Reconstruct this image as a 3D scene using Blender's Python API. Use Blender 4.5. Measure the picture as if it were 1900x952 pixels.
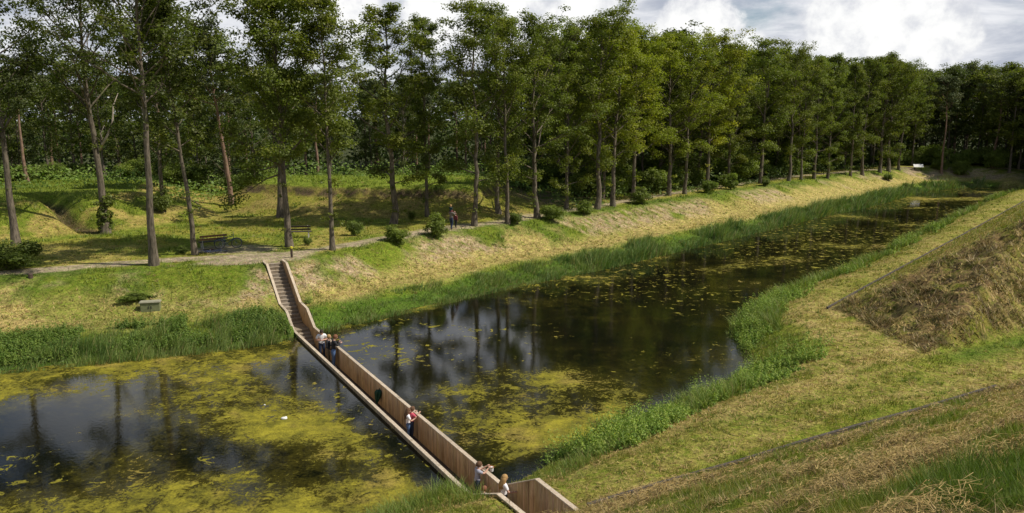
import bpy, math, random
import numpy as np
from mathutils import Vector

for o in list(bpy.data.objects):
    bpy.data.objects.remove(o)
scene = bpy.context.scene
COL = scene.collection
R_ = math.radians

# ------------------------------------------------------------------ camera, sky, sun, exposure
PITCH = math.atan(259 / 1450)
EYE = 11.4
cam = bpy.data.cameras.new('camera')
cam.sensor_width = 36.0
cam.lens = 1450 / 1900 * 36
cam.clip_start = 0.1
cam.clip_end = 5000
camo = bpy.data.objects.new('camera', cam)
camo.location = (0, 0, EYE)
camo.rotation_euler = (math.pi / 2 - PITCH, 0, 0)
COL.objects.link(camo)
scene.camera = camo

SUN_AZ = R_(97)     # clockwise from +Y
SUN_EL = R_(51)
SUN_STRENGTH = 4.7
SKY_STRENGTH = 0.085
scene.view_settings.view_transform = 'Standard'
scene.view_settings.look = 'None'
scene.view_settings.gamma = 1.0
scene.view_settings.use_curve_mapping = False
scene.view_settings.exposure = 0.0

sun = bpy.data.lights.new('sun', 'SUN')
sun.energy = SUN_STRENGTH
sun.angle = R_(0.6)
sun.color = (1.0, 0.93, 0.82)
suno = bpy.data.objects.new('sun', sun)
sd = Vector((math.sin(SUN_AZ) * math.cos(SUN_EL), math.cos(SUN_AZ) * math.cos(SUN_EL), math.sin(SUN_EL)))
suno.rotation_euler = (-sd).to_track_quat('-Z', 'Y').to_euler()
suno.location = sd * 300
COL.objects.link(suno)


class NT:
    """tiny node-tree helper"""
    def __init__(self, tree):
        self.t = tree
        self.n = tree.nodes
        self.l = tree.links

    def new(self, kind, **kw):
        nd = self.n.new(kind)
        for k, v in kw.items():
            setattr(nd, k, v)
        return nd

    def put(self, sock, v):
        if isinstance(v, bpy.types.NodeSocket):
            self.l.new(v, sock)
        elif v is not None:
            try:
                sock.default_value = v
            except Exception:
                sock.default_value = (v[0], v[1], v[2], 1.0)

    def math(self, op, a, b=None, c=None, clamp=False):
        nd = self.new('ShaderNodeMath', operation=op, use_clamp=clamp)
        self.put(nd.inputs[0], a)
        if b is not None: self.put(nd.inputs[1], b)
        if c is not None: self.put(nd.inputs[2], c)
        return nd.outputs[0]

    def vmath(self, op, a, b=None):
        nd = self.new('ShaderNodeVectorMath', operation=op)
        self.put(nd.inputs[0], a)
        if b is not None: self.put(nd.inputs[1], b)
        return nd

    def noise(self, vec, scale, detail=4, rough=0.55, dist=0.0):
        nd = self.new('ShaderNodeTexNoise')
        if vec is not None: self.put(nd.inputs['Vector'], vec)
        nd.inputs['Scale'].default_value = scale
        nd.inputs['Detail'].default_value = detail
        nd.inputs['Roughness'].default_value = rough
        nd.inputs['Distortion'].default_value = dist
        return nd.outputs['Fac']

    def mix(self, f, a, b, blend='MIX'):
        nd = self.new('ShaderNodeMix', data_type='RGBA', blend_type=blend)
        self.put(nd.inputs[0], f)
        self.put(nd.inputs[6], a if isinstance(a, bpy.types.NodeSocket) else (*a, 1.0))
        self.put(nd.inputs[7], b if isinstance(b, bpy.types.NodeSocket) else (*b, 1.0))
        return nd.outputs[2]

    def ramp(self, v, lo, hi, a=0.0, b=1.0):
        nd = self.new('ShaderNodeMapRange', interpolation_type='SMOOTHSTEP')
        self.put(nd.inputs[0], v)
        for i, q in enumerate((lo, hi, a, b)):
            self.put(nd.inputs[i + 1], q)
        return nd.outputs[0]


world = bpy.data.worlds.new('World')
scene.world = world
world.use_nodes = True
w = NT(world.node_tree)
w.n.clear()
sky = w.new('ShaderNodeTexSky', sky_type='NISHITA')
sky.sun_disc = False
sky.sun_elevation = SUN_EL
sky.sun_rotation = SUN_AZ
sky.air_density = 1.0
sky.dust_density = 0.6
tc = w.new('ShaderNodeTexCoord')
sep = w.new('ShaderNodeSeparateXYZ')
w.l.new(tc.outputs['Generated'], sep.inputs[0])
dx, dy, dz = sep.outputs
zz = w.math('ADD', w.math('MAXIMUM', dz, 0.0), 0.26)
pl = w.new('ShaderNodeCombineXYZ')
w.put(pl.inputs[0], w.math('DIVIDE', dx, zz))
w.put(pl.inputs[1], w.math('DIVIDE', dy, zz))
n1 = w.noise(pl.outputs[0], 1.15, 9, 0.62, 0.25)
n2 = w.noise(pl.outputs[0], 2.6, 8, 0.6, 0.4)
cover = w.math('MULTIPLY', w.ramp(n1, 0.33, 0.50), w.ramp(dz, .26, .50, 1.0, .12))
tone = w.ramp(n2, 0.34, 0.64)
K = 1.0 / SKY_STRENGTH
cloud = w.mix(tone, (0.45 * K, 0.49 * K, 0.58 * K), (0.90 * K, 0.91 * K, 0.94 * K))
col = w.mix(cover, sky.outputs[0], cloud)


def dirn(px, py):
    v = Vector(((px - 950) / 1450, math.cos(PITCH) - (py - 476) / 1450 * math.sin(PITCH),
                -math.sin(PITCH) - (py - 476) / 1450 * math.cos(PITCH)))
    return v.normalized()


# heaped white cumulus standing over the far end of the moat and another over the row of trees
puff = w.noise(tc.outputs['Generated'], 16.0, 8, 0.6, 0.1)
puff2 = w.noise(tc.outputs['Generated'], 34.0, 6, 0.6, 0.1)
best = None
for (px, py, rad) in [(1640, 55, .085), (1570, 45, .05), (1700, 80, .06), (1760, 60, .035), (1320, 75, .05), (1260, 55, .04), (1380, 92, .03),
                      (930, 20, .09), (1080, 30, .06), (650, 25, .05), (800, 30, .05)]:
    dv = dirn(px, py)
    ds = w.vmath('DISTANCE', tc.outputs['Generated'], tuple(dv)).outputs['Value']
    m = w.math('SUBTRACT', 1.0, w.math('DIVIDE', ds, rad))
    best = m if best is None else w.math('MAXIMUM', best, m)
edge = w.math('ADD', best, w.math('MULTIPLY', w.math('SUBTRACT', puff, 0.5), 1.5))
edge = w.math('ADD', edge, w.math('MULTIPLY', w.math('SUBTRACT', puff2, 0.5), 0.32))
cmask = w.ramp(edge, 0.02, 0.26)
shade = w.ramp(w.math('ADD', puff2, w.math('MULTIPLY', edge, 0.35)), 0.36, 0.80)
ccol = w.mix(shade, (0.66 * K, 0.68 * K, 0.74 * K), (1.02 * K, 1.02 * K, 1.01 * K))
col = w.mix(cmask, col, ccol)
bg = w.new('ShaderNodeBackground')
w.l.new(col, bg.inputs[0])
bg.inputs[1].default_value = SKY_STRENGTH
out = w.new('ShaderNodeOutputWorld')
w.l.new(bg.outputs[0], out.inputs[0])


# ------------------------------------------------------------------ helpers
def tag(o, label=None, cat=None, group=None, kind=None):
    if label: o['label'] = label
    if cat: o['category'] = cat
    if group: o['group'] = group
    if kind: o['kind'] = kind
    return o


def empty(name, loc=(0, 0, 0), rz=0.0):
    o = bpy.data.objects.new(name, None)
    o.location = loc
    o.rotation_euler = (0, 0, rz)
    o.empty_display_size = 0.3
    COL.objects.link(o)
    return o


def link_mesh(name, me, parent=None):
    o = bpy.data.objects.new(name, me)
    COL.objects.link(o)
    if parent: o.parent = parent
    return o


def np_mesh(name, V, F, mats, C=None, smooth=False, midx=None):
    """V (n,3); F (m,k) all faces the same size; C (n,3) vertex colours"""
    V = np.ascontiguousarray(V, dtype=np.float32)
    F = np.ascontiguousarray(F, dtype=np.int32)
    me = bpy.data.meshes.new(name)
    m, k = F.shape
    me.vertices.add(len(V))
    me.vertices.foreach_set('co', V.ravel())
    me.loops.add(m * k)
    me.loops.foreach_set('vertex_index', F.ravel())
    me.polygons.add(m)
    me.polygons.foreach_set('loop_start', np.arange(0, m * k, k, dtype=np.int32))
    if midx is not None:
        me.polygons.foreach_set('material_index', np.ascontiguousarray(midx, dtype=np.int32))
    me.polygons.foreach_set('use_smooth', np.full(m, smooth, dtype=bool))
    for mt in (mats if isinstance(mats, (list, tuple)) else [mats]):
        me.materials.append(mt)
    if C is not None:
        a = me.attributes.new('Col', 'FLOAT_COLOR', 'POINT')
        c4 = np.ones((len(V), 4), dtype=np.float32)
        c4[:, :3] = C
        a.data.foreach_set('color', c4.ravel())
    me.update(calc_edges=True)
    return me


class MB:
    """collects boxes, tubes and lathes, then builds ONE mesh"""
    def __init__(self):
        self.v, self.f, self.c, self.m = [], [], [], []
        self.cur = 0

    def add(self, V, F, c=(1, 1, 1)):
        b = len(self.v)
        for i, p in enumerate(V):
            self.v.append(tuple(p))
            self.c.append(c if not isinstance(c, list) else c[i])
        for q in F:
            self.f.append([b + i for i in q])
            self.m.append(self.cur)

    def box(self, c, s, rot=None, bev=0.0, col=(1, 1, 1)):
        hx, hy, hz = s[0] / 2, s[1] / 2, s[2] / 2
        b = min(bev, hx * .9, hy * .9, hz * .9)
        if b <= 0:
            P = [Vector((x, y, z)) for z in (-hz, hz) for y in (-hy, hy) for x in (-hx, hx)]
            F = [(0, 2, 3, 1), (4, 5, 7, 6), (0, 1, 5, 4), (2, 6, 7, 3), (0, 4, 6, 2), (1, 3, 7, 5)]
        else:
            ring = [(hx - b, -hy), (hx, -hy + b), (hx, hy - b), (hx - b, hy), (-hx + b, hy), (-hx, hy - b), (-hx, -hy + b), (-hx + b, -hy)]
            inn = [(max(min(x, hx - b), -hx + b), max(min(y, hy - b), -hy + b)) for x, y in ring]
            P = [Vector((x, y, -hz)) for x, y in inn] + [Vector((x, y, -hz + b)) for x, y in ring] + \
                [Vector((x, y, hz - b)) for x, y in ring] + [Vector((x, y, hz)) for x, y in inn]
            F = [tuple(range(7, -1, -1)), tuple(range(24, 32))]
            for k in range(3):
                for i in range(8):
                    j = (i + 1) % 8
                    F.append((k * 8 + i, k * 8 + j, k * 8 + 8 + j, k * 8 + 8 + i))
        if rot is not None:
            P = [rot @ p for p in P]
        cv = Vector(c)
        self.add([p + cv for p in P], F, col)

    def tube(self, pts, rad, sides=8, cap=True, col=(1, 1, 1)):
        pts = [Vector(p) for p in pts]
        if not isinstance(rad, (list, tuple)): rad = [rad] * len(pts)
        V, F = [], []
        for i, p in enumerate(pts):
            t = (pts[min(i + 1, len(pts) - 1)] - pts[max(i - 1, 0)])
            t = t.normalized() if t.length > 1e-9 else Vector((0, 0, 1))
            u = t.cross(Vector((0.123, 0.31, 1.0) if abs(t.z) < .9 else (1, 0.1, 0))).normalized()
            v = t.cross(u)
            for k in range(sides):
                a = 2 * math.pi * k / sides
                V.append(p + (u * math.cos(a) + v * math.sin(a)) * rad[i])
        for i in range(len(pts) - 1):
            for k in range(sides):
                k2 = (k + 1) % sides
                F.append((i * sides + k, i * sides + k2, (i + 1) * sides + k2, (i + 1) * sides + k))
        if cap:
            F.append(tuple(range(sides - 1, -1, -1)))
            F.append(tuple((len(pts) - 1) * sides + k for k in range(sides)))
        self.add(V, F, col)

    def ball(self, c, r, seg=10, rings=7, rot=None, col=(1, 1, 1)):
        r = Vector(r) if not isinstance(r, (int, float)) else Vector((r, r, r))
        V, F = [Vector((0, 0, r.z))], []
        for i in range(1, rings):
            a = math.pi * i / rings
            for k in range(seg):
                b = 2 * math.pi * k / seg
                V.append(Vector((math.sin(a) * math.cos(b) * r.x, math.sin(a) * math.sin(b) * r.y, math.cos(a) * r.z)))
        V.append(Vector((0, 0, -r.z)))
        for k in range(seg):
            F.append((0, 1 + k, 1 + (k + 1) % seg))
        for i in range(rings - 2):
            for k in range(seg):
                a, b = 1 + i * seg + k, 1 + i * seg + (k + 1) % seg
                F.append((a, a + seg, b + seg, b))
        o = 1 + (rings - 2) * seg
        for k in range(seg):
            F.append((len(V) - 1, o + (k + 1) % seg, o + k))
        if rot is not None: V = [rot @ p for p in V]
        cv = Vector(c)
        self.add([p + cv for p in V], F, col)

    def torus(self, c, R, r, axis=(1, 0, 0), seg=28, sides=6, col=(1, 1, 1)):
        q = Vector((0, 0, 1)).rotation_difference(Vector(axis))
        pts = [q @ Vector((R * math.cos(2 * math.pi * i / seg), R * math.sin(2 * math.pi * i / seg), 0)) + Vector(c) for i in range(seg)]
        ax = (q @ Vector((0, 0, 1)))
        V, F = [], []
        for p in pts:
            rd = (p - Vector(c)).normalized()
            for k in range(sides):
                a = 2 * math.pi * k / sides
                V.append(p + (rd * math.cos(a) + ax * math.sin(a)) * r)
        for i in range(seg):
            j = (i + 1) % seg
            for k in range(sides):
                k2 = (k + 1) % sides
                F.append((i * sides + k, j * sides + k, j * sides + k2, i * sides + k2))
        self.add(V, F, col)

    def mesh(self, name, mats, smooth=False):
        me = bpy.data.meshes.new(name)
        me.from_pydata([tuple(p) for p in self.v], [], self.f)
        for mt in (mats if isinstance(mats, (list, tuple)) else [mats]):
            me.materials.append(mt)
        me.polygons.foreach_set('material_index', self.m)
        me.polygons.foreach_set('use_smooth', [smooth] * len(self.f))
        a = me.attributes.new('Col', 'FLOAT_COLOR', 'POINT')
        a.data.foreach_set('color', [q for c in self.c for q in (*c, 1.0)])
        me.update()
        return me

    def build(self, name, mats, parent=None, smooth=False):
        return link_mesh(name, self.mesh(name, mats, smooth), parent)


# ------------------------------------------------------------------ noise in numpy
def _hash(ix, iy, seed):
    h = (ix.astype(np.int64) * 374761393 + iy.astype(np.int64) * 668265263 + seed * 974634777) & 0xFFFFFFFF
    h = ((h ^ (h >> 13)) * 1274126177) & 0xFFFFFFFF
    h = h ^ (h >> 16)
    return (h & 0xFFFFFF) / float(0xFFFFFF)


def vnoise(x, y, seed=0):
    ix, iy = np.floor(x), np.floor(y)
    fx, fy = x - ix, y - iy
    fx = fx * fx * (3 - 2 * fx)
    fy = fy * fy * (3 - 2 * fy)
    a, b = _hash(ix, iy, seed), _hash(ix + 1, iy, seed)
    c, d = _hash(ix, iy + 1, seed), _hash(ix + 1, iy + 1, seed)
    return (a * (1 - fx) + b * fx) * (1 - fy) + (c * (1 - fx) + d * fx) * fy


def fbm(x, y, scale, octv=4, seed=0, gain=0.5):
    s, a, t = 0.0, 1.0, 0.0
    f = scale
    for k in range(octv):
        s = s + a * vnoise(x * f + 17.3 * k, y * f - 9.1 * k, seed + k)
        t += a
        a *= gain
        f *= 2.03
    return s / t


def sstep(v, lo, hi):
    t = np.clip((v - lo) / (hi - lo), 0, 1)
    return t * t * (3 - 2 * t)


# ------------------------------------------------------------------ the plan of the place (metres, water level z = 0)
WL = np.array([(-150, -20), (-60, 19.5), (-28.8, 31.9), (-23.4, 34.2), (-19.3, 35.8), (-14.7, 37.6), (-11.6, 39.6), (-9.4, 42.3), (-5.0, 47.0), (0, 52.5),
               (6.1, 58.2), (14, 66.7), (24.5, 78), (33.9, 88.7), (44.8, 99.5), (54.5, 110.9), (62, 119.8), (71.1, 127.2), (78.4, 129.2)], float)
WR = np.array([(82.0, 124.3), (70.4, 113.2), (52.5, 91.2), (41.9, 78), (32.7, 66.7), (24.1, 56.2), (17.7, 50), (13.7, 44.2), (11.9, 40), (11.7, 36.6), (11.3, 34.8), (10.3, 33.3),
               (7.9, 30.6), (5.6, 28.7), (3.5, 26.9), (2.0, 25.2), (1.0, 24.1), (0.0, 22.9), (-1.5, 22.1), (-3.9, 20.9), (-5.3, 20.0), (-9, 17.5),
               (-16, 13.5), (-30, 6), (-100, -25)], float)
WPOLY = np.vstack([WL, WR])


def seg_dist(x, y, P, closed=False):
    d = np.full(x.shape, 1e9)
    n = len(P)
    for i in range(n if closed else n - 1):
        a, b = P[i], P[(i + 1) % n]
        e = b - a
        t = np.clip(((x - a[0]) * e[0] + (y - a[1]) * e[1]) / (e @ e), 0, 1)
        d = np.minimum(d, (x - a[0] - t * e[0]) ** 2 + (y - a[1] - t * e[1]) ** 2)
    return np.sqrt(d)


def inside(x, y, P):
    r = np.zeros(x.shape, bool)
    n = len(P)
    j = n - 1
    for i in range(n):
        xi, yi, xj, yj = P[i][0], P[i][1], P[j][0], P[j][1]
        if yi != yj:
            r ^= ((yi > y) != (yj > y)) & (x < (xj - xi) * (y - yi) / (yj - yi) + xi)
        j = i
    return r


def poly_sd(x, y, P):
    d = seg_dist(x, y, P, True)
    return np.where(inside(x, y, P), d, -d)


BO = np.array([-8.09, 36.42])                 # bridge frame: origin on the inner line of the right hand wall
BD = np.array([0.4907, -0.8713])
BN = np.array([0.8713, 0.4907])
TL, TR = -1.20, 0.05                          # outer faces of the two bridge walls
S_FAR, S_NEAR = -12.1, 20.2
PROF_S = np.array([-12.1, -11.0, -8.15, -6.7, -5.3, 15.9, 17.95, 20.2])
PROF_Z = np.array([2.80, 2.78, 0.98, 0.90, 0.14, 0.16, 1.24, 1.22])


PROFL_S = np.array([-12.1, -11.0, -8.15, -6.7, -5.3, 15.9, 17.75, 20.2])
PROFL_Z = np.array([2.80, 2.78, 0.98, 0.90, 0.14, 0.14, 0.98, 1.05])


def to_st(x, y):
    return (x - BO[0]) * BD[0] + (y - BO[1]) * BD[1], (x - BO[0]) * BN[0] + (y - BO[1]) * BN[1]


LINE1 = np.array([1.8, 19.1]); L1D = np.array([.871, .491]); L1N = np.array([.491, -.871])   # foot of the near rampart
L2A = np.array([17.2, 41.2]); L2D = np.array([.6436, .7653]); L2N = np.array([.7653, -.6436])   # foot of the bastion face
CREA = np.array([18.1, 32.6]); CRD = np.array([.871, .491]); CRN = np.array([-.491, .871])

EMB = np.array([(-31, 74), (-24, 69.5), (-18, 66.8), (-10, 65.8), (-2.5, 64.6), (1.2, 67), (4.0, 76), (2, 92), (-33, 92)], float)
MOUND = np.array([(-70, 36), (-37.5, 49.5), (-32.5, 55.5), (-28.8, 60.0), (-26.0, 68), (-28, 74), (-32, 92), (-75, 92)], float)
GULLY = np.array([(-30.6, 57.6), (-34.6, 60.3), (-37.5, 63.8), (-40, 66)], float)
PATH = np.array([(-80, 20), (-45, 35.5), (-33, 41.0), (-26.5, 43.8), (-21.5, 46.6), (-16.5, 48.3), (-13.8, 49.2), (-11.3, 52.0), (-8.6, 56.2), (-5.5, 60.4), (-1, 64.5),
                 (4, 71), (9, 76.5), (17, 87.5), (30, 102), (42, 115), (58, 129), (66, 133), (90, 137)], float)


def left_w(x, y):
    dl, dr = seg_dist(x, y, WL), seg_dist(x, y, WR)
    return sstep(dr - dl, -4, 4), dl, dr


def Zfield(x, y):
    """terrain height (bridge trench not cut)"""
    x = np.asarray(x, float); y = np.asarray(y, float)
    ins = inside(x, y, WPOLY)
    wl, dl, dr = left_w(x, y)
    d = np.minimum(dl, dr)
    # left bank
    st = 1.45 - 0.42 * np.exp(-((x + 12.5) / 4.5) ** 2)
    zl = np.interp(dl / st, [0, 0.35, 1.0, 1.6, 2.9, 5.9, 7.0, 9.0, 500], [0, .18, .55, .9, 1.05, 2.72, 2.84, 2.86, 2.9])
    zl = zl + 0.10 * (fbm(x, y, .35, 3, 5) - .5) * sstep(dl, .5, 2) + .10 * (fbm(x, y, 1.3, 2, 6) - .5) * sstep(dl, 1.5, 3) * sstep(-dl, -9 * 1.3, -7)
    zl = zl + np.interp(poly_sd(x, y, EMB) + .35 * (fbm(x, y, .6, 3, 9) - .5), [0, 1.2, 4.6, 5.3, 6.5, 50], [0, .30, 1.35, 2.15, 2.3, 2.3])
    gd = seg_dist(x, y, GULLY)
    mnd = np.clip((poly_sd(x, y, MOUND) + .5 * fbm(x, y, .5, 3, 12)) * .30, 0, 2.1)
    zl = zl + mnd - np.minimum(mnd, 1.3 * np.clip(1 - gd / 1.5, 0, 1) * 1.1)
    zl = np.where(dl > 60, zl, zl)
    # right bank: berm, near rampart, bastion
    zr = np.interp(dr, [0, .3, 1.0, 2.6, 3.4, 500], [0, .16, .45, 1.05, 1.2, 1.25])
    zr = zr + .10 * (fbm(x, y, .8, 3, 21) - .5) * sstep(dr, .8, 2)
    u1 = (x - LINE1[0]) * L1N[0] + (y - LINE1[1]) * L1N[1]
    v1 = (x - LINE1[0]) * L1D[0] + (y - LINE1[1]) * L1D[1]
    s1 = np.clip(u1, 0, None) * .55
    s1 = np.where(s1 > 8.3, 8.3 + (s1 - 8.3) * .04, s1)
    lump = fbm(v1 * .55, u1 * 1.3, 1.0, 4, 31)
    s1 = s1 + sstep(u1, .4, 2) * (.30 * (lump - .5) + .10 * (fbm(x, y, 2.6, 2, 33) - .5)) * sstep(-u1, -15, -12)
    xb = 17.2 + (40.4 - y) * .11
    df = x - xb
    dc = (x - CREA[0]) * CRN[0] + (y - CREA[1]) * CRN[1]
    dfa = (x - L2A[0]) * L2N[0] + (y - L2A[1]) * L2N[1]
    bast = np.minimum(np.minimum(df * .35, dc * 1.0), dfa * .583)
    bh = np.clip(bast, 0, 8.0)
    fl = sstep(bast, .05, .5)
    rough = (fbm(df * 1.6 + .3 * y, y * .55, 1.0, 4, 41) - .5) * 1.0 + (fbm(x, y, 1.9, 3, 43) - .5) * .5
    rough = rough * fl * np.where(df * .35 <= dfa * .583 + .1, 1, .12)
    zr = zr + s1 + bh + rough
    bs, bt = to_st(x, y)
    zr = zr + .42 * np.exp(-((bs - 16.5) / .9) ** 2 - ((bt + 2.3) / .9) ** 2)
    z = zl * wl + zr * (1 - wl)
    zw = -np.interp(d, [0, .4, 2, 6], [.0, .12, .5, 1.3])
    return np.where(ins, zw, z)


def ray(px, py):
    cp, sp = math.cos(PITCH), math.sin(PITCH)
    a, b = (px - 950) / 1450, (py - 476) / 1450
    return np.array([a, cp - b * sp, -sp - b * cp])


def on_z(px, py, z):
    r = ray(px, py)
    t = (z - EYE) / r[2]
    return np.array([0, 0, EYE]) + t * r


def on_ground(px, py):
    r = ray(px, py)
    t = np.concatenate([np.arange(4, 60, .05), np.arange(60, 260, .12)])
    X, Y, Z = t * r[0], t * r[1], EYE + t * r[2]
    g = Zfield(X, Y)
    i = int(np.argmax(Z < g))
    return np.array([X[i], Y[i], g[i]])


def gz(x, y):
    return float(Zfield(np.array([x]), np.array([y]))[0])


# ground colours (albedo of what grows or lies there; far right end also carries painted shade)
def C3(*c): return np.array(c, float)


LUSH, GREEN, OLIVE = C3(.085, .135, .018), C3(.160, .190, .023), C3(.240, .220, .038)
DRY, STRAW, DIRT, HAY, SOIL = C3(.34, .265, .078), C3(.45, .345, .128), C3(.40, .315, .215), C3(.25, .165, .07), C3(.085, .060, .036)


def lerp(a, b, t):
    t = np.asarray(t)[..., None]
    return a * (1 - t) + b * t


def hay_mask(x, y):
    xb = 17.2 + (40.4 - y) * .11
    df = x - xb + (fbm(x, y, 1.1, 3, 47) - .5) * .5
    dc = (x - CREA[0]) * CRN[0] + (y - CREA[1]) * CRN[1] + (fbm(x, y, .9, 3, 48) - .5) * .7
    dfa = (x - L2A[0]) * L2N[0] + (y - L2A[1]) * L2N[1]
    ridge = dfa * .583 - df * .35
    return sstep(df, 0, .35) * sstep(dc, 0, .4) * sstep(ridge, -.1, .15)


def path_mask(x, y):
    d = seg_dist(x, y, PATH) + (fbm(x, y, .55, 4, 51) - .5) * 1.1
    m = sstep(-d, -.95, -.45)
    s, t = to_st(x, y)
    dd = np.hypot((s + 13.4) / 1.7, (t + .9) / 3.6) + (fbm(x, y, .8, 3, 52) - .5) * .6
    m = np.maximum(m, sstep(-dd, -1.05, -.75))
    q = np.hypot((x + 18.0) / 3.2, (y - 50.6) / 1.9) + (fbm(x, y, .7, 3, 53) - .5) * .7
    m = np.maximum(m, .85 * sstep(-q, -1.05, -.7))
    return m


def ground_colour(x, y):
    wl, dl, dr = left_w(x, y)
    nA, nB, nC = fbm(x, y, .16, 4, 61), fbm(x, y, .55, 4, 62), fbm(x, y, 2.2, 3, 63)
    st = 1.45 - 0.42 * np.exp(-((x + 12.5) / 4.5) ** 2)
    q = dl / st
    # left bank slope
    leftpart = sstep(-x, 4, 16)
    wav = (fbm(x, y, .22, 3, 65) - .5) * 2.6
    dry = sstep(q + wav * .4, 1.2, 2.2) * sstep(-q + wav + 0.5 * sstep(x, 12, 36), -4.7, -3.0)
    dry = dry * (1 - .55 * leftpart) + sstep(nB, .50, .68) * .55 * sstep(q, 1.3, 2.4) * sstep(-q, -6.6, -5)
    dry = np.clip(dry * (.55 + .9 * nB), 0, 1)
    c = lerp(lerp(GREEN, LUSH, sstep(nB, .35, .65)), STRAW, np.clip(dry * (.7 + .5 * nC), 0, 1))
    c = lerp(c, LUSH * 1.05, sstep(-q, -1.3, -.8))
    pink = sstep(nA + .3 * (nB - .5), .47, .58) * sstep(nC, .30, .55) * sstep(q, 3, 4) * sstep(-q, -6, -5)
    c = lerp(c, C3(.42, .31, .19), pink)
    # lawn
    lawn = 1.12 * lerp(lerp(GREEN, OLIVE, sstep(nB, .35, .6)), DRY, np.clip(sstep(nA, .42, .62) * .75 + (nC - .5) * .5, 0, 1))
    c = lerp(c, lawn, sstep(q, 6.3, 7.2))
    emb = sstep(poly_sd(x, y, EMB), -.3, .5)
    top = sstep(poly_sd(x, y, EMB), 5.0, 5.5)
    c = lerp(c, lerp(lerp(DRY * .8, OLIVE, sstep(nB, .4, .6)), GREEN * 1.2, top), emb)
    scar = sstep(nC + .4 * nB, .50, .72) * sstep(poly_sd(x, y, EMB), 4.3, 4.7) * sstep(-poly_sd(x, y, EMB), -5.4, -5.0)
    c = lerp(c, SOIL * 1.3, scar)
    md = poly_sd(x, y, MOUND)
    c = lerp(c, lerp(lerp(DRY, GREEN, sstep(nB, .42, .6)), GREEN, sstep(md, 6.8, 7.4)), sstep(md, -.3, .6))
    gd = seg_dist(x, y, GULLY)
    c = lerp(c, SOIL, sstep(-gd, -.9, -.3) * .85)
    # forest floor
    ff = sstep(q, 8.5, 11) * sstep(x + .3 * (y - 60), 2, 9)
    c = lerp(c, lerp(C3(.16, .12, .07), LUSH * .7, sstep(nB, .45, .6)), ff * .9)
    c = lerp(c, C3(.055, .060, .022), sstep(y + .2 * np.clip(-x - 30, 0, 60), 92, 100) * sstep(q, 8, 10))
    c = lerp(c, lerp(DIRT, DIRT * .78, sstep(nC, .4, .7)), path_mask(x, y) * sstep(q, 5.6, 6.2))
    # sandy scars on the far end bank
    fe = sstep(-np.hypot((x - 75) / 13, (y - 134.5) / 4.5), -1, -.7) * sstep(nB, .40, .55)
    c = lerp(c, C3(.36, .26, .19), fe * .85)
    # right bank
    u1 = (x - LINE1[0]) * L1N[0] + (y - LINE1[1]) * L1N[1]
    v1 = (x - LINE1[0]) * L1D[0] + (y - LINE1[1]) * L1D[1]
    st1 = fbm(v1 * .16, u1 * .62, 1.0, 4, 71)
    st2 = fbm(v1 * .5, u1 * 1.7, 1.0, 4, 72)
    dryr = np.clip(sstep(st1, .40, .56) * .8 + (st2 - .5) * 1.3, 0, 1)
    band = np.exp(-((u1 + 1.6 + .05 * v1) / 1.1) ** 2)
    dryr = np.clip(dryr * (1 - .75 * band) + .35 * np.exp(-((u1 + 4.0 + .10 * v1) / 1.5) ** 2), 0, 1)
    r = lerp(lerp(GREEN, OLIVE, nB), lerp(DRY, STRAW, sstep(nC, .3, .7)), dryr)
    r = lerp(r, HAY * .9, sstep(st2, .60, .72) * sstep(u1, .3, 1.5) * .8)
    gp = sstep(-np.hypot((v1 + 2.0) / 2.7, (u1 - 12.2) / 2.7) + .6 * (st2 - .5), -1, -.6)
    r = lerp(r, LUSH * .9, gp * .9)
    far = sstep(y, 40, 47)
    rf = lerp(lerp(OLIVE, GREEN, nB), lerp(DRY, STRAW, .4), np.clip(.35 + (nB - .45) * 2, 0, 1))
    r = lerp(r, rf, far)
    r = lerp(r, C3(.06, .065, .025), sstep(x, 78, 86) * sstep(y, 108, 118))  # dark forest floor, with the tree shade of the far end put into the colour
    hm = hay_mask(x, y)
    hay = lerp(lerp(HAY * 1.02, STRAW * .72, sstep(nC, .5, .72)), lerp(OLIVE * .78, SOIL * .95, sstep(fbm(x, y, 1.7, 3, 77), .5, .62)), sstep(fbm(x, y, .8, 4, 76), .44, .58) * .9)
    fur = fbm((x - 17.2) * 1.9 + .2 * y, y * .30, 1.0, 3, 79)
    hay = lerp(hay, SOIL * 1.1, sstep(fur, .56, .70) * .5)
    hay = lerp(hay, STRAW * .62, sstep(-fur, -.44, -.34) * .6)
    r = lerp(r, hay, hm)
    dc = (x - CREA[0]) * CRN[0] + (y - CREA[1]) * CRN[1]
    r = lerp(r, LUSH * 1.2, np.exp(-((dc + .7) / .7) ** 2) * sstep(x, 17.5, 20) * sstep(-u1, 1, 2) * .7)
    r = lerp(r, lerp(GREEN, OLIVE, nB) * 1.0, sstep(-dr + (nB - .5) * 1.6 + 1.6 * np.exp(-np.hypot((x - 13.5) / 3, (y - 37) / 5) ** 2), -1.9, -.9) * (1 - .6 * sstep(y, 46, 52)))
    c = lerp(r, c, wl)
    c = lerp(c, C3(.035, .032, .015), inside(x, y, WPOLY).astype(float))
    return c


# ------------------------------------------------------------------ materials
def new_mat(name):
    m = bpy.data.materials.new(name)
    m.use_nodes = True
    k = NT(m.node_tree)
    k.n.clear()
    o = k.new('ShaderNodeOutputMaterial')
    return m, k, o


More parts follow.
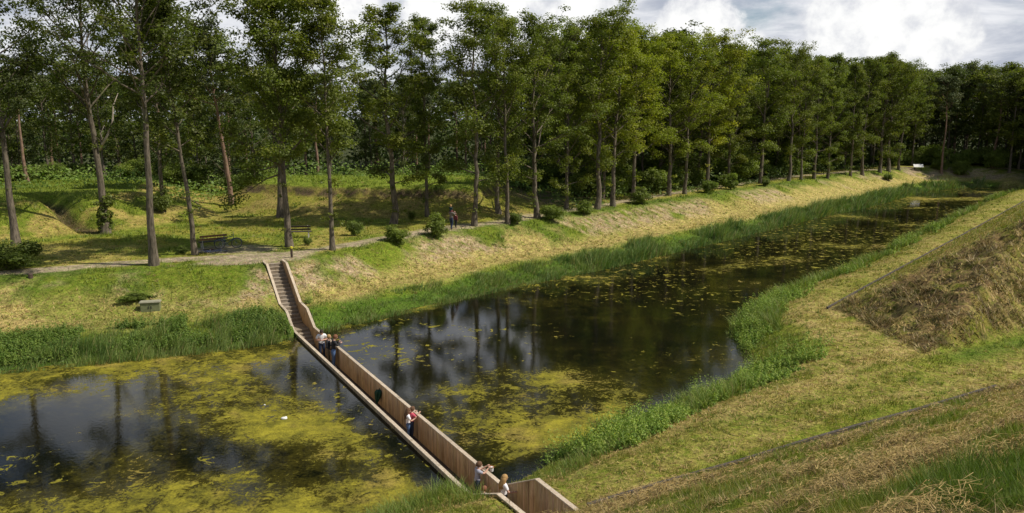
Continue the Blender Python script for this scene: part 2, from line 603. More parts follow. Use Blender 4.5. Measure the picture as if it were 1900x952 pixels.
def simple_mat(name, col, rough=.6, var=.15, scale=8.0, metal=0.0, bump=0.0, bscale=30.0, attr=False, spec=.4):
    m, k, o = new_mat(name)
    b = k.new('ShaderNodeBsdfPrincipled')
    tcn = k.new('ShaderNodeTexCoord')
    n = k.noise(tcn.outputs['Object'], scale, 5, .6)
    f = k.ramp(n, .3, .7, 1 - var, 1 + var)
    base = k.mix(1.0, col, (1, 1, 1), 'MULTIPLY')
    if attr:
        at = k.new('ShaderNodeAttribute', attribute_name='Col')
        base = k.mix(1.0, at.outputs['Color'], col, 'MULTIPLY')
    sc = k.vmath('SCALE', base)
    k.put(sc.inputs['Scale'], f)
    k.l.new(sc.outputs[0], b.inputs['Base Color'])
    b.inputs['Roughness'].default_value = rough
    b.inputs['Metallic'].default_value = metal
    b.inputs['Specular IOR Level'].default_value = spec
    if bump > 0:
        bp = k.new('ShaderNodeBump')
        bp.inputs['Strength'].default_value = bump
        bp.inputs['Distance'].default_value = .02
        k.l.new(k.noise(tcn.outputs['Object'], bscale, 4, .6), bp.inputs['Height'])
        k.l.new(bp.outputs[0], b.inputs['Normal'])
    k.l.new(b.outputs[0], o.inputs[0])
    return m


def leaf_mat(name, col, trans=.40, perobj=.18, hue=(.25, .04)):
    """leaf shader: vertex colour tint x base, small variation from tree to tree, light passing through"""
    m, k, o = new_mat(name)
    at = k.new('ShaderNodeAttribute', attribute_name='Col')
    oi = k.new('ShaderNodeObjectInfo')
    base = k.mix(1.0, at.outputs['Color'], col, 'MULTIPLY')
    if perobj:
        warm = k.mix(k.math('MULTIPLY', oi.outputs['Random'], perobj * 3.0), base, k.mix(1.0, base, (1.30, 1.12, .80), 'MULTIPLY'))
        sc = k.vmath('SCALE', warm)
        k.put(sc.inputs['Scale'], k.math('MULTIPLY_ADD', k.math('FRACT', k.math('MULTIPLY', oi.outputs['Random'], 7.31)), perobj * 2, 1 - perobj))
        base = sc.outputs[0]
    d = k.new('ShaderNodeBsdfDiffuse')
    k.l.new(base, d.inputs[0])
    t = k.new('ShaderNodeBsdfTranslucent')
    tcl = k.mix(1.0, base, (1.35, 1.55, .6), 'MULTIPLY')
    k.l.new(tcl, t.inputs[0])
    mx = k.new('ShaderNodeMixShader')
    mx.inputs[0].default_value = trans
    k.l.new(d.outputs[0], mx.inputs[1]); k.l.new(t.outputs[0], mx.inputs[2])
    g = k.new('ShaderNodeBsdfGlossy')
    g.inputs['Roughness'].default_value = .6
    g.inputs[0].default_value = (1, 1, 1, 1)
    m2 = k.new('ShaderNodeMixShader')
    m2.inputs[0].default_value = .02
    k.l.new(mx.outputs[0], m2.inputs[1]); k.l.new(g.outputs[0], m2.inputs[2])
    k.l.new(m2.outputs[0], o.inputs[0])
    return m


def ground_mat():
    m, k, o = new_mat('ground')
    b = k.new('ShaderNodeBsdfPrincipled')
    g = k.new('ShaderNodeNewGeometry')
    at = k.new('ShaderNodeAttribute', attribute_name='Col')
    P = g.outputs['Position']
    a = k.ramp(k.noise(P, 9.0, 6, .75), .3, .7, .48, 1.5)
    c = k.ramp(k.noise(P, 1.7, 5, .65), .3, .7, .74, 1.24)
    sc = k.vmath('SCALE', at.outputs['Color'])
    k.put(sc.inputs['Scale'], k.math('MULTIPLY', a, c))
    hs = k.mix(k.ramp(k.noise(P, 4.0, 4, .6), .45, .65), sc.outputs[0], k.mix(1.0, sc.outputs[0], (.72, .92, .55), 'MULTIPLY'))
    k.l.new(hs, b.inputs['Base Color'])
    b.inputs['Roughness'].default_value = .95
    b.inputs['Specular IOR Level'].default_value = .1
    bp = k.new('ShaderNodeBump')
    bp.inputs['Strength'].default_value = .9
    bp.inputs['Distance'].default_value = .10
    k.l.new(k.noise(P, 7.0, 6, .72), bp.inputs['Height'])
    k.l.new(bp.outputs[0], b.inputs['Normal'])
    k.l.new(b.outputs[0], o.inputs[0])
    return m


def water_mat():
    m, k, o = new_mat('water')
    g = k.new('ShaderNodeNewGeometry')
    P = g.outputs['Position']
    at = k.new('ShaderNodeAttribute', attribute_name='Col')
    sp = k.new('ShaderNodeSeparateColor')
    k.l.new(at.outputs['Color'], sp.inputs[0])
    dens, sub, pale = sp.outputs
    # water body
    wb = k.new('ShaderNodeBsdfPrincipled')
    n1 = k.noise(P, .42, 4, .6, .3)
    n2 = k.noise(P, 1.55, 9, .78, .8)
    n3 = k.noise(P, 7.5, 6, .75, .4)
    h = k.math('ADD', k.math('MULTIPLY', n1, .40), k.math('ADD', k.math('MULTIPLY', n2, 1.15), k.math('MULTIPLY', n3, .75)))
    h = k.math('ADD', h, k.math('SUBTRACT', dens, 1.70))
    wc = k.mix(k.ramp(k.noise(P, .35, 4, .6), .35, .65), (.004, .005, .003), (.011, .010, .004))
    wc = k.mix(k.math('MULTIPLY', sub, k.ramp(h, -.34, .02)), wc, (.095, .082, .012))
    k.l.new(wc, wb.inputs['Base Color'])
    wb.inputs['Roughness'].default_value = .012
    wb.inputs['IOR'].default_value = 1.33
    bp = k.new('ShaderNodeBump')
    bp.inputs['Strength'].default_value = .035
    bp.inputs['Distance'].default_value = .05
    k.l.new(k.noise(P, 6.5, 3, .6), bp.inputs['Height'])
    k.l.new(bp.outputs[0], wb.inputs['Normal'])
    # floating weed
    pn = k.noise(P, 1.7, 7, .70, .9)
    pads = k.ramp(k.math('ADD', pn, k.math('MULTIPLY', pale, .20)), .755, .785)
    mask = k.math('MAXIMUM', k.ramp(h, -.018, .03), pads)
    ab = k.new('ShaderNodeBsdfPrincipled')
    ac = k.mix(k.ramp(k.noise(P, 1.2, 6, .7), .35, .65), (.135, .125, .012), (.30, .262, .022))
    ac = k.mix(k.math('MULTIPLY', .5, k.ramp(k.noise(P, .35, 3, .6), .5, .7)), ac, (.36, .25, .07))
    thick = k.math('MAXIMUM', k.ramp(h, 0, .22, .55, 1.1), k.math('MULTIPLY', pads, .95))
    sc = k.vmath('SCALE', ac)
    k.put(sc.inputs['Scale'], k.math('MULTIPLY', thick, k.ramp(k.noise(P, 14, 5, .7), .3, .7, .7, 1.25)))
    k.l.new(sc.outputs[0], ab.inputs['Base Color'])
    ab.inputs['Roughness'].default_value = .75
    ab.inputs['Specular IOR Level'].default_value = .2
    b2 = k.new('ShaderNodeBump')
    b2.inputs['Strength'].default_value = .8
    b2.inputs['Distance'].default_value = .06
    k.l.new(h, b2.inputs['Height'])
    k.l.new(b2.outputs[0], ab.inputs['Normal'])
    mx = k.new('ShaderNodeMixShader')
    k.l.new(mask, mx.inputs[0])
    k.l.new(wb.outputs[0], mx.inputs[1]); k.l.new(ab.outputs[0], mx.inputs[2])
    k.l.new(mx.outputs[0], o.inputs[0])
    return m


def bark_mat(name, c1, c2, stretch=.22, scale=9.0):
    m, k, o = new_mat(name)
    b = k.new('ShaderNodeBsdfPrincipled')
    tcn = k.new('ShaderNodeTexCoord')
    mp = k.new('ShaderNodeMapping')
    mp.inputs['Scale'].default_value = (1, 1, stretch)
    k.l.new(tcn.outputs['Object'], mp.inputs[0])
    at = k.new('ShaderNodeAttribute', attribute_name='Col')
    n = k.noise(mp.outputs[0], scale, 6, .7)
    c = k.mix(k.ramp(n, .35, .65), c1, c2)
    c = k.mix(1.0, c, at.outputs['Color'], 'MULTIPLY')
    c = k.mix(k.ramp(k.noise(tcn.outputs['Object'], .9, 4, .6), .52, .72), c, k.mix(1.0, c, (.62, .80, .45), 'MULTIPLY'))
    k.l.new(c, b.inputs['Base Color'])
    b.inputs['Roughness'].default_value = .95
    b.inputs['Specular IOR Level'].default_value = .15
    bp = k.new('ShaderNodeBump')
    bp.inputs['Strength'].default_value = .8
    bp.inputs['Distance'].default_value = .03
    k.l.new(n, bp.inputs['Height'])
    k.l.new(bp.outputs[0], b.inputs['Normal'])
    k.l.new(b.outputs[0], o.inputs[0])
    return m


def wood_mat(name, col, grey=.35):
    """weathered timber: vertical streaks and per board tone from the vertex colour"""
    m, k, o = new_mat(name)
    b = k.new('ShaderNodeBsdfPrincipled')
    tcn = k.new('ShaderNodeTexCoord')
    mp = k.new('ShaderNodeMapping')
    mp.inputs['Scale'].default_value = (1, 1, .10)
    k.l.new(tcn.outputs['Object'], mp.inputs[0])
    at = k.new('ShaderNodeAttribute', attribute_name='Col')
    c = k.mix(1.0, at.outputs['Color'], col, 'MULTIPLY')
    n = k.noise(mp.outputs[0], 22, 5, .7)
    c = k.mix(k.ramp(n, .35, .7), c, k.mix(1.0, c, (.66, .58, .50), 'MULTIPLY'))
    mp2 = k.new('ShaderNodeMapping')
    mp2.inputs['Scale'].default_value = (1, 1, .30)
    k.l.new(tcn.outputs['Object'], mp2.inputs[0])
    c = k.mix(k.math('MULTIPLY', k.ramp(k.noise(mp2.outputs[0], 2.6, 6, .7), .50, .70), .75), c, k.mix(1.0, c, (.50, .47, .36), 'MULTIPLY'))
    n2 = k.noise(tcn.outputs['Object'], .8, 4, .6)
    c = k.mix(k.math('MULTIPLY', k.ramp(n2, .42, .66), grey), c, (.32, .285, .24))
    k.l.new(c, b.inputs['Base Color'])
    b.inputs['Roughness'].default_value = .8
    b.inputs['Specular IOR Level'].default_value = .2
    bp = k.new('ShaderNodeBump')
    bp.inputs['Strength'].default_value = .35
    bp.inputs['Distance'].default_value = .006
    k.l.new(n, bp.inputs['Height'])
    k.l.new(bp.outputs[0], b.inputs['Normal'])
    k.l.new(b.outputs[0], o.inputs[0])
    return m


M = {}
M['ground'] = ground_mat()
M['water'] = water_mat()
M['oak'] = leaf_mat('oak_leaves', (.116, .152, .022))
M['oak_bright'] = leaf_mat('yellow_green_oak_leaves', (.205, .245, .022))  # brighter, yellower leaf colour for some crowns of the row
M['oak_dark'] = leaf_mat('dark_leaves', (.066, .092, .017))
M['pine'] = leaf_mat('pine_needles', (.075, .100, .042), .12)
M['shrub'] = leaf_mat('shrub_leaves', (.135, .185, .032))
M['grass'] = leaf_mat('grass', (1, 1, 1), .25, 0)
M['reed'] = leaf_mat('reeds', (1, 1, 1), .28, 0)
M['straw'] = leaf_mat('straw', (1, 1, 1), .10, 0)
M['bark'] = bark_mat('oak_bark', (.072, .060, .044), (.20, .165, .122))
M['pine_bark'] = bark_mat('pine_bark', (.15, .090, .062), (.30, .20, .145))
M['dead'] = bark_mat('dead_wood', (.30, .25, .20), (.46, .40, .33))
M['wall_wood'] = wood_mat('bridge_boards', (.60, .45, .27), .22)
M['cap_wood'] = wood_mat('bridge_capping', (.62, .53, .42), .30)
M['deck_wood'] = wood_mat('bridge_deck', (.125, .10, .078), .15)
M['step_wood'] = wood_mat('step_boards', (.36, .31, .24), .6)
M['edge'] = simple_mat('edging', (.075, .062, .050), .85, .3, 6, bump=.5)


# ------------------------------------------------------------------ terrain sheet (grid in the bridge's own axes, trench cut between the walls)
def axis(lo, hi, bounds, far_lo, far_hi, extra=()):
    """fine spacing inside [lo,hi], growing outwards"""
    v = []
    for a, b, h in bounds:
        n = max(1, int(round((b - a) / h)))
        v += list(np.linspace(a, b, n, endpoint=False))
    v.append(bounds[-1][1])
    h, p = bounds[-1][2], bounds[-1][1]
    while p < far_hi:
        h *= 1.13; p += h; v.append(p)
    h, p = bounds[0][2], bounds[0][0]
    while p > far_lo:
        h *= 1.13; p -= h; v.append(p)
    v = np.array(sorted(set(np.round(v, 4))))
    for e in extra:
        v = v[np.abs(v - e) > .05]
    v = np.array(sorted(list(v) + list(extra)))
    return v


SA = axis(0, 0, [(-60, -18, .5), (-18, 32, .21), (32, 44, .5)], -1500, 400, (S_FAR, S_NEAR))
TA = axis(0, 0, [(-45, -26, .5), (-26, 40, .21), (40, 80, .40), (80, 150, .9)], -1200, 1500,
          (TL + .015, TL + .03, TR - .03, TR - .015))
S2, T2 = np.meshgrid(SA, TA, indexing='ij')
GX = BO[0] + S2 * BD[0] + T2 * BN[0]
GY = BO[1] + S2 * BD[1] + T2 * BN[1]
fx, fy = GX.ravel(), GY.ravel()
GZ = Zfield(fx, fy).reshape(GX.shape)
# beside the bridge the ground is shaped to its wall tops
pz = np.where(T2 < TL + .5, np.interp(S2, PROFL_S, PROFL_Z), np.interp(S2, PROF_S, PROF_Z)) - .06
near = np.exp(-np.clip(np.maximum(T2 - TR, TL - T2), 0, None) / np.where((T2 < TL) & (S2 > 14), np.where(S2 < 17.2, .25, .9), .55)) * (S2 > S_FAR - .01) * (S2 < S_NEAR + .01)
ondry = (np.interp(S2, PROF_S, PROF_Z) > .3)
GZ = np.where(ondry, GZ * (1 - near) + pz * near, GZ)
trench = (T2 > TL + .02) & (T2 < TR - .02) & (S2 > S_FAR + .01) & (S2 < S_NEAR - .01)
GZ = np.where(trench, -1.5, GZ)
CG = ground_colour(fx, fy)
ni, nj = S2.shape
idx = np.arange(ni * nj).reshape(ni, nj)
FQ = np.stack([idx[:-1, :-1], idx[1:, :-1], idx[1:, 1:], idx[:-1, 1:]], -1).reshape(-1, 4)
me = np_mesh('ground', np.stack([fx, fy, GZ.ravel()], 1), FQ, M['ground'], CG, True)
tag(link_mesh('ground', me), 'mown grassy banks, lawn, dirt path and rampart slopes around the moat', 'ground', kind='structure')
print('terrain verts', ni * nj)

# ------------------------------------------------------------------ water, in two sheets either side of the bridge's walls
def algae(x, y):
    s, t = to_st(x, y)
    _, dl, dr = left_w(x, y)
    left = t < -.6
    # left pond: a broad mat along the far bank, another along the bridge's near half, islands between
    a = np.full(x.shape, .28)
    nA = fbm(x, y, .17, 3, 81)
    nB = fbm(x, y, .33, 3, 82)
    lf = .23 + .34 * sstep(-dl, -7.5, -3.0) + .34 * np.exp(-((t + 5.2 - .30 * np.clip(s - 3, -8, 20)) / 2.6) ** 2) * sstep(s, -3, 3)
    lf = lf + .62 * (nA - .5) + .46 * (nB - .5) + .25 * sstep(-y, -25, -20.5)
    for (ix_, iy_, rx_, ry_, am_) in ((-9.3, 27.2, 2.3, 1.3, .24), (-13.2, 24.6, 1.8, 1.1, .22), (-11.0, 22.6, 2.2, 1.2, .26), (-8.9, 23.6, .9, .5, .3), (-14.6, 29.0, 2.4, .9, .18)):
        lf = lf + am_ * np.exp(-((x - ix_) / rx_) ** 2 - ((y - iy_) / ry_) ** 2)
    lf = lf + .22 * sstep(-y, -23.5, -20.5) * sstep(x, -13, -9)
    lf = lf - .55 * sstep(t, -2.6, -1.3) * sstep(s, -2, 2) - .15 * sstep(-dl, -.9, -.3)
    # right channel: mat by the bridge's near half and along the near bank, thin streaks further off
    ex = np.hypot((s - 10.5) / 6.0, (t - 5.0) / 5.8)
    rt = .16 + .45 * sstep(-ex, -1.2, -.45) + .22 * np.exp(-((t - 1.2) / 1.4) ** 2) * sstep(-s, 3, 5)
    rt = rt + .30 * sstep(-dl, -1.4, -.4) * sstep(-y, -62, -44) + .5 * (nA - .47) + .45 * (nB - .5)
    rt = rt + .12 * sstep(-dr, -5, -1) + .30 * sstep(y, 40, 62) * sstep(fbm(x, y, .26, 3, 84), .40, .62) - .30 * sstep(-dr, -1.6, -.3) * sstep(-y, -36, -30)
    a = np.where(left, lf, rt)
    pd = .25 + .28 * np.exp(-((t - 3.0) / 4.5) ** 2) + .50 * sstep(fbm(x, y, .13, 3, 86), .36, .62) + .22 * sstep(y, 38, 60)
    return np.clip(a, 0, 1), np.where(left, .5, .28), np.where(left, .35 + .5 * sstep(fbm(x, y, .22, 3, 87), .42, .62), pd)


WS = axis(0, 0, [(-14, 30, .45)], -140, 130)
for tt in (np.array(sorted(list(TL - np.geomspace(.45, 120, 60)) + [TL])), np.array([TR] + list(TR + np.geomspace(.45, 160, 90)))):
    a2, b2 = np.meshgrid(WS, tt, indexing='ij')
    wx = (BO[0] + a2 * BD[0] + b2 * BN[0]).ravel(); wy = (BO[1] + a2 * BD[1] + b2 * BN[1]).ravel()
    keep = (np.where(inside(wx, wy, WPOLY), 1, 0) + (seg_dist(wx, wy, WPOLY, True) < 3.0)) > 0
    n_i, n_j = a2.shape
    ix = np.arange(n_i * n_j).reshape(n_i, n_j)
    q = np.stack([ix[:-1, :-1], ix[1:, :-1], ix[1:, 1:], ix[:-1, 1:]], -1).reshape(-1, 4)
    q = q[keep[q].any(1)]
    uq, inv = np.unique(q, return_inverse=True)
    wx, wy = wx[uq], wy[uq]
    A3 = algae(wx, wy)
    me = np_mesh('water', np.stack([wx, wy, np.zeros_like(wx)], 1), inv.reshape(-1, 4), M['water'], np.stack(A3, 1), True)
    tag(link_mesh('water', me), 'dark moat water with yellow green floating weed', 'water', kind='structure')

# ------------------------------------------------------------------ sunken bridge
rngp = random.Random(7)
BR = empty('sunken_footbridge', (BO[0], BO[1], 0), math.atan2(BD[1], BD[0]))
tag(BR, 'timber footbridge sunk into the moat between two board walls with stairs at both ends', 'footbridge')


def ptop(s, left): return float(np.interp(s, PROFL_S if left else PROF_S, PROFL_Z if left else PROF_Z))


def bridge_floor(s):
    if s < -12.1: return 2.75
    return 0


STEPS = []                                     # (s0, s1, z): treads
z = 2.75
for i in range(17):
    s0 = -12.1 + i * .2650
    STEPS.append((s0, s0 + .265, 2.75 - (i + .5) * .168))
STEPS.append((-7.595, -6.2, -.11))
for i in range(4):
    STEPS.append((-6.2 + i * .27, -5.93 + i * .27, -.11 - (i + 1) * .142))
FLOOR0, FLOOR1 = -5.12, 15.8
DECK = -.82
for i in range(12):
    STEPS.append((15.8 + i * .36, 15.8 + (i + 1) * .36, DECK + (i + 1) * .115))


def floor_z(s):
    for a, b, zz_ in STEPS:
        if a <= s < b: return zz_
    return DECK


for (t0, t1) in ((TL, TL + .11), (TR - .11, TR)):
    b = MB()
    s = S_FAR
    while s < S_NEAR - .02:
        e = min(s + .085, S_NEAR)
        tone = rngp.uniform(.74, 1.16)
        cc = (tone, tone * rngp.uniform(.94, 1.04), tone * rngp.uniform(.88, 1.05))
        j = rngp.uniform(-.005, .005)
        a0, a1 = t0 + .006 + j, t1 - .006 + j
        z0, z1 = ptop(s, t0 < -.6), ptop(e, t0 < -.6)
        P = [(s + .003, a0, -1.6), (e - .003, a0, -1.6), (e - .003, a1, -1.6), (s + .003, a1, -1.6),
             (s + .003, a0, z0), (e - .003, a0, z1), (e - .003, a1, z1), (s + .003, a1, z0)]
        b.add(P, [(0, 3, 2, 1), (4, 5, 6, 7), (0, 1, 5, 4), (1, 2, 6, 5), (2, 3, 7, 6), (3, 0, 4, 7)], cc)
        s = e
    wl_ = b.build('side_wall', M['wall_wood'], BR)
    b = MB()
    brk = sorted(list(PROFL_S if t0 < -.6 else PROF_S) + list(np.arange(-4, 15.5, 2.4)))
    for i in range(len(brk) - 1):
        s0, s1 = brk[i] + .002, brk[i + 1] - .002
        z0, z1 = ptop(brk[i], t0 < -.6) + .002, ptop(brk[i + 1], t0 < -.6) + .002
        tone = rngp.uniform(.86, 1.12)
        w0, w1 = t0 - .015, t1 + .015
        P = [(s0, w0, z0), (s1, w0, z1), (s1, w1, z1), (s0, w1, z0),
             (s0, w0, z0 + .035), (s1, w0, z1 + .035), (s1, w1, z1 + .035), (s0, w1, z0 + .035)]
        b.add(P, [(0, 3, 2, 1), (4, 5, 6, 7), (0, 1, 5, 4), (1, 2, 6, 5), (2, 3, 7, 6), (3, 0, 4, 7)], (tone, tone, tone * .97))
    b.build('capping', M['cap_wood'], wl_)
b = MB()
s = FLOOR0
while s < FLOOR1 - .01:
    e = min(s + .145, FLOOR1)
    tn = rngp.uniform(.75, 1.25)
    b.box(((s + e) / 2, (TL + TR) / 2, DECK - .025 + rngp.uniform(-.002, .002)), (e - s - .008, TR - TL - .23, .05), bev=.004, col=(tn, tn, tn))
    s = e
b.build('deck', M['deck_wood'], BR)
for i, (a, c, zt) in enumerate(STEPS):
    b = MB()
    tn = rngp.uniform(.85, 1.15)
    b.box(((a + c) / 2, (TL + TR) / 2, zt - .02), (c - a + .02, TR - TL - .226, .04), bev=.006, col=(tn, tn, tn))
    up = .168
    edge_s = c if i < 22 else a
    b.box((edge_s + (-.015 if i < 22 else .015), (TL + TR) / 2, zt - .04 - .07), (.025, TR - TL - .236, .14), col=(tn * .75,) * 3)
    b.build('landing' if i == 17 else 'step', M['step_wood'], BR)

# low dark edging boards along the foot of the ramparts
def edging(p0, p1, label, hh, steps):
    b = MB()
    p0, p1 = np.array(p0, float), np.array(p1, float)
    dd = (p1 - p0); ln = np.hypot(*dd); dd /= ln
    nn = np.array([dd[1], -dd[0]])
    k = int(ln / steps)
    for i in range(k):
        a, c = p0 + dd * ln * i / k, p0 + dd * ln * (i + 1) / k
        za, zc = gz(*(a - nn * .1)), gz(*(c - nn * .1))
        w2 = .05
        P = []
        for q, zq in ((a + dd * .004, za), (c - dd * .004, zc)):
            for sgn in (-1, 1):
                for zz_ in (zq - .25, zq + hh):
                    P.append((*(q + nn * w2 * sgn), zz_))
        b.add(P, [(0, 1, 3, 2), (4, 6, 7, 5), (0, 4, 5, 1), (2, 3, 7, 6), (1, 5, 7, 3), (0, 2, 6, 4)], (rngp.uniform(.8, 1.2),) * 3)
    o = b.build('edging_board', M['edge'])
    return tag(o, label, 'edging')


edging((2.0, 19.22), (18.5, 28.52), 'low dark edging board along the near slope foot, starting at the bridge wall', .13, 2.4)
edging((17.0, 41.0), (66, 99.2), 'low dark edging board along the far side of the brown mown slope', .13, 2.4)

# ------------------------------------------------------------------ loose vegetation (uncountable stuff)
RNG = np.random.default_rng(11)


def plan_samples(n, r0, r1, az0=-44, az1=44, power=1.0):
    u = RNG.random(n)
    if power == 1.0:
        r = r0 * (r1 / r0) ** u
    else:
        r = r0 + (r1 - r0) * u ** power
    a = np.radians(az0 + (az1 - az0) * RNG.random(n))
    return r * np.sin(a), r * np.cos(a), r


def off_bridge(x, y, m=.04):
    s, t = to_st(x, y)
    return ~((t > TL - m) & (t < TR + m) & (s > S_FAR - .1) & (s < S_NEAR + .1))


def ground_at(x, y):
    z = Zfield(x, y)
    s, t = to_st(x, y)
    pz = np.where(t < TL, np.interp(s, PROFL_S, PROFL_Z), np.interp(s, PROF_S, PROF_Z))
    near = np.exp(-np.clip(np.maximum(t - TR, TL - t), 0, None) / np.where((t < TL) & (s > 14), np.where(s < 17.2, .25, .9), .55)) * (s > S_FAR) * (s < S_NEAR) * (pz > .3)
    return z * (1 - near) + (pz - .06) * near


def blades(x, y, z, h, wd, lean, col, bend=.5, segs=1, laz=None):
    """grass blades: segs==1 single triangles, else bent strips"""
    n = len(x)
    az = RNG.random(n) * 2 * np.pi if laz is None else laz
    fa = RNG.random(n) * np.pi
    bx, by = np.cos(fa) * wd / 2, np.sin(fa) * wd / 2
    lx, ly = np.cos(az) * lean * h, np.sin(az) * lean * h
    if segs == 1:
        V = np.empty((n, 3, 3))
        V[:, 0] = np.stack([x - bx, y - by, z - .02], 1)
        V[:, 1] = np.stack([x + bx, y + by, z - .02], 1)
        V[:, 2] = np.stack([x + lx, y + ly, z + h], 1)
        return V.reshape(-1, 3), np.arange(n * 3).reshape(n, 3), np.repeat(col, 3, 0)
    rows = segs + 1
    V = np.empty((n, rows, 2, 3))
    for k in range(rows):
        f = k / segs
        wk = (1 - f * .92)
        off = f * (1 - bend) + bend * f * f
        zz_ = h * (f - .35 * bend * f ** 3 * np.clip(lean, 0, 1.4))
        for q, sg in enumerate((-1, 1)):
            V[:, k, q] = np.stack([x + lx * off + sg * bx * wk, y + ly * off + sg * by * wk, z - .03 + zz_], 1)
    base = (np.arange(n) * rows * 2)[:, None, None]
    F = []
    for k in range(segs):
        F.append([2 * k, 2 * k + 1, 2 * k + 3, 2 * k + 2])
    F = (base + np.array(F)[None]).reshape(-1, 4)
    return V.reshape(-1, 3), F, np.repeat(col, rows * 2, 0)


def jit(col, amt=.25):
    n = len(col)
    v = (1 + (RNG.random(n) - .5) * 2 * amt)[:, None]
    hsh = 1 + (RNG.random((n, 3)) - .5) * .16
    return np.clip(col * v * hsh, 0, 1)


# short grass on banks, lawn and ramparts
x, y, r = plan_samples(520000, 6.5, 150)
ok = ~inside(x, y, WPOLY) & off_bridge(x, y) & (path_mask(x, y) < RNG.random(len(x)) * .8) & (hay_mask(x, y) < .3 + .7 * (RNG.random(len(x)) < .25))
x, y, r = x[ok], y[ok], r[ok]
wl_, dl_, dr_ = left_w(x, y)
ok = ~((wl_ > .5) & (dl_ > 14) & (x + .3 * (y - 60) > 3) & (RNG.random(len(x)) < .8))
x, y, r = x[ok], y[ok], r[ok]
c = ground_colour(x, y)
greenish = np.clip((c[:, 1] - c[:, 0]) * 14 + .6, .15, 1)
u1 = (x - LINE1[0]) * L1N[0] + (y - LINE1[1]) * L1N[1]
v1 = (x - LINE1[0]) * L1D[0] + (y - LINE1[1]) * L1D[1]
gp = sstep(-np.hypot((v1 + 2.0) / 2.8, (u1 - 12.2) / 2.8), -1, -.6)
h = (.035 + .055 * RNG.random(len(x)) ** 1.5) * (.6 + .9 * greenish) * (.75 + .012 * np.clip(r, 0, 60)) + gp * .11 * RNG.random(len(x))
h *= (.45 + 2.1 * sstep(fbm(x, y, 1.1, 3, 91), .40, .72))
bs_, bt_ = to_st(x, y)
hump = (1 - .8 * sstep(bs_, 16.8, 17.4) * sstep(bt_, -2.2, -1.6)) * np.exp(-((bs_ - 17.0) / 2.0) ** 2 - ((bt_ + 2.6) / 2.2) ** 2)
h *= 1 + 2.2 * hump * RNG.random(len(x))
cc = jit(lerp(c, C3(.12, .20, .02) * np.ones_like(c), .35 * greenish), .32)
V, F, C = blades(x, y, ground_at(x, y), h, np.maximum(.005, r * .00105), .2 + .9 * RNG.random(len(x)), cc)
tag(link_mesh('grass', np_mesh('grass', V, F, M['grass'], C)), 'short mown grass on the banks and ramparts', 'grass', kind='stuff')

# cut hay and straw lying on the ramparts, berm and dry bank
x, y, r = plan_samples(420000, 6.5, 95)
wl_, dl_, dr_ = left_w(x, y)
hm = hay_mask(x, y)
u1 = (x - LINE1[0]) * L1N[0] + (y - LINE1[1]) * L1N[1]
v1 = (x - LINE1[0]) * L1D[0] + (y - LINE1[1]) * L1D[1]
sw = fbm(v1 * .5, u1 * 1.7, 1.0, 4, 72)
gp = sstep(-np.hypot((v1 + 2.0) / 2.7, (u1 - 12.2) / 2.7), -1, -.6)
c0 = ground_colour(x, y)
drys = np.clip((c0[:, 0] - c0[:, 1]) * 12 + .15, 0, 1)
st_ = 1.45 - 0.42 * np.exp(-((x + 12.5) / 4.5) ** 2)
p = np.where(wl_ < .5, np.maximum(hm * .95, (drys * .55 + 1.15 * sstep(sw, .50, .70) * sstep(u1, -.2, 1)) * (1 - .97 * gp)), drys * .8 * sstep(dl_ / st_, 1.3, 2.2) * sstep(-dl_ / st_, -6.6, -5.8))
ok = (RNG.random(len(x)) < p) & ~inside(x, y, WPOLY) & off_bridge(x, y, .02)
e1 = np.abs(u1) < .16
ok &= ~(e1 & (v1 > 0) & (RNG.random(len(x)) < .9))
x, y, r, hm, sw, u1 = x[ok], y[ok], r[ok], hm[ok], sw[ok], u1[ok]
n = len(x)
ln = (.07 + .17 * RNG.random(n)) * (1 + .004 * r)
wd = np.maximum(.0035, r * .0006)
az = RNG.random(n) * 2 * np.pi
zl = ground_at(x, y) + .01 + RNG.random(n) ** 2 * (.05 + .26 * sstep(sw, .55, .72) * (u1 > 0) + .34 * hm * sstep(fbm(x * 1.2, y * .8, 1.5, 3, 151), .42, .66))
ax, ay = np.cos(az) * ln / 2, np.sin(az) * ln / 2
px_, py_ = -np.sin(az) * wd, np.cos(az) * wd
xa, ya, xb_, yb = x - ax, y - ay, x + ax, y + ay
ga, gb = ground_at(xa, ya) - ground_at(x, y), ground_at(xb_, yb) - ground_at(x, y)
til = (RNG.random(n) - .5) * .10
V = np.empty((n, 3, 3))
V[:, 0] = np.stack([xa - px_, ya - py_, zl + ga - til], 1)
V[:, 1] = np.stack([xa + px_, ya + py_, zl + ga - til], 1)
V[:, 2] = np.stack([xb_, yb, zl + gb + til + .02], 1)
tone = RNG.random(n)[:, None]
cs = (C3(.26, .165, .055) * (1 - tone) + C3(.50, .375, .145) * tone)
cs = np.where((hm > .4)[:, None], cs * (.50 + .60 * sstep(fbm(x, y, 1.6, 3, 152), .38, .62))[:, None], cs)
cs = np.where((RNG.random(n) < .14)[:, None], cs * .35, cs)
tag(link_mesh('cut_hay', np_mesh('cut_hay', V.reshape(-1, 3), np.arange(n * 3).reshape(n, 3), M['straw'], np.repeat(cs, 3, 0))),
    'loose mown hay and straw lying on the slopes', 'hay', kind='stuff')


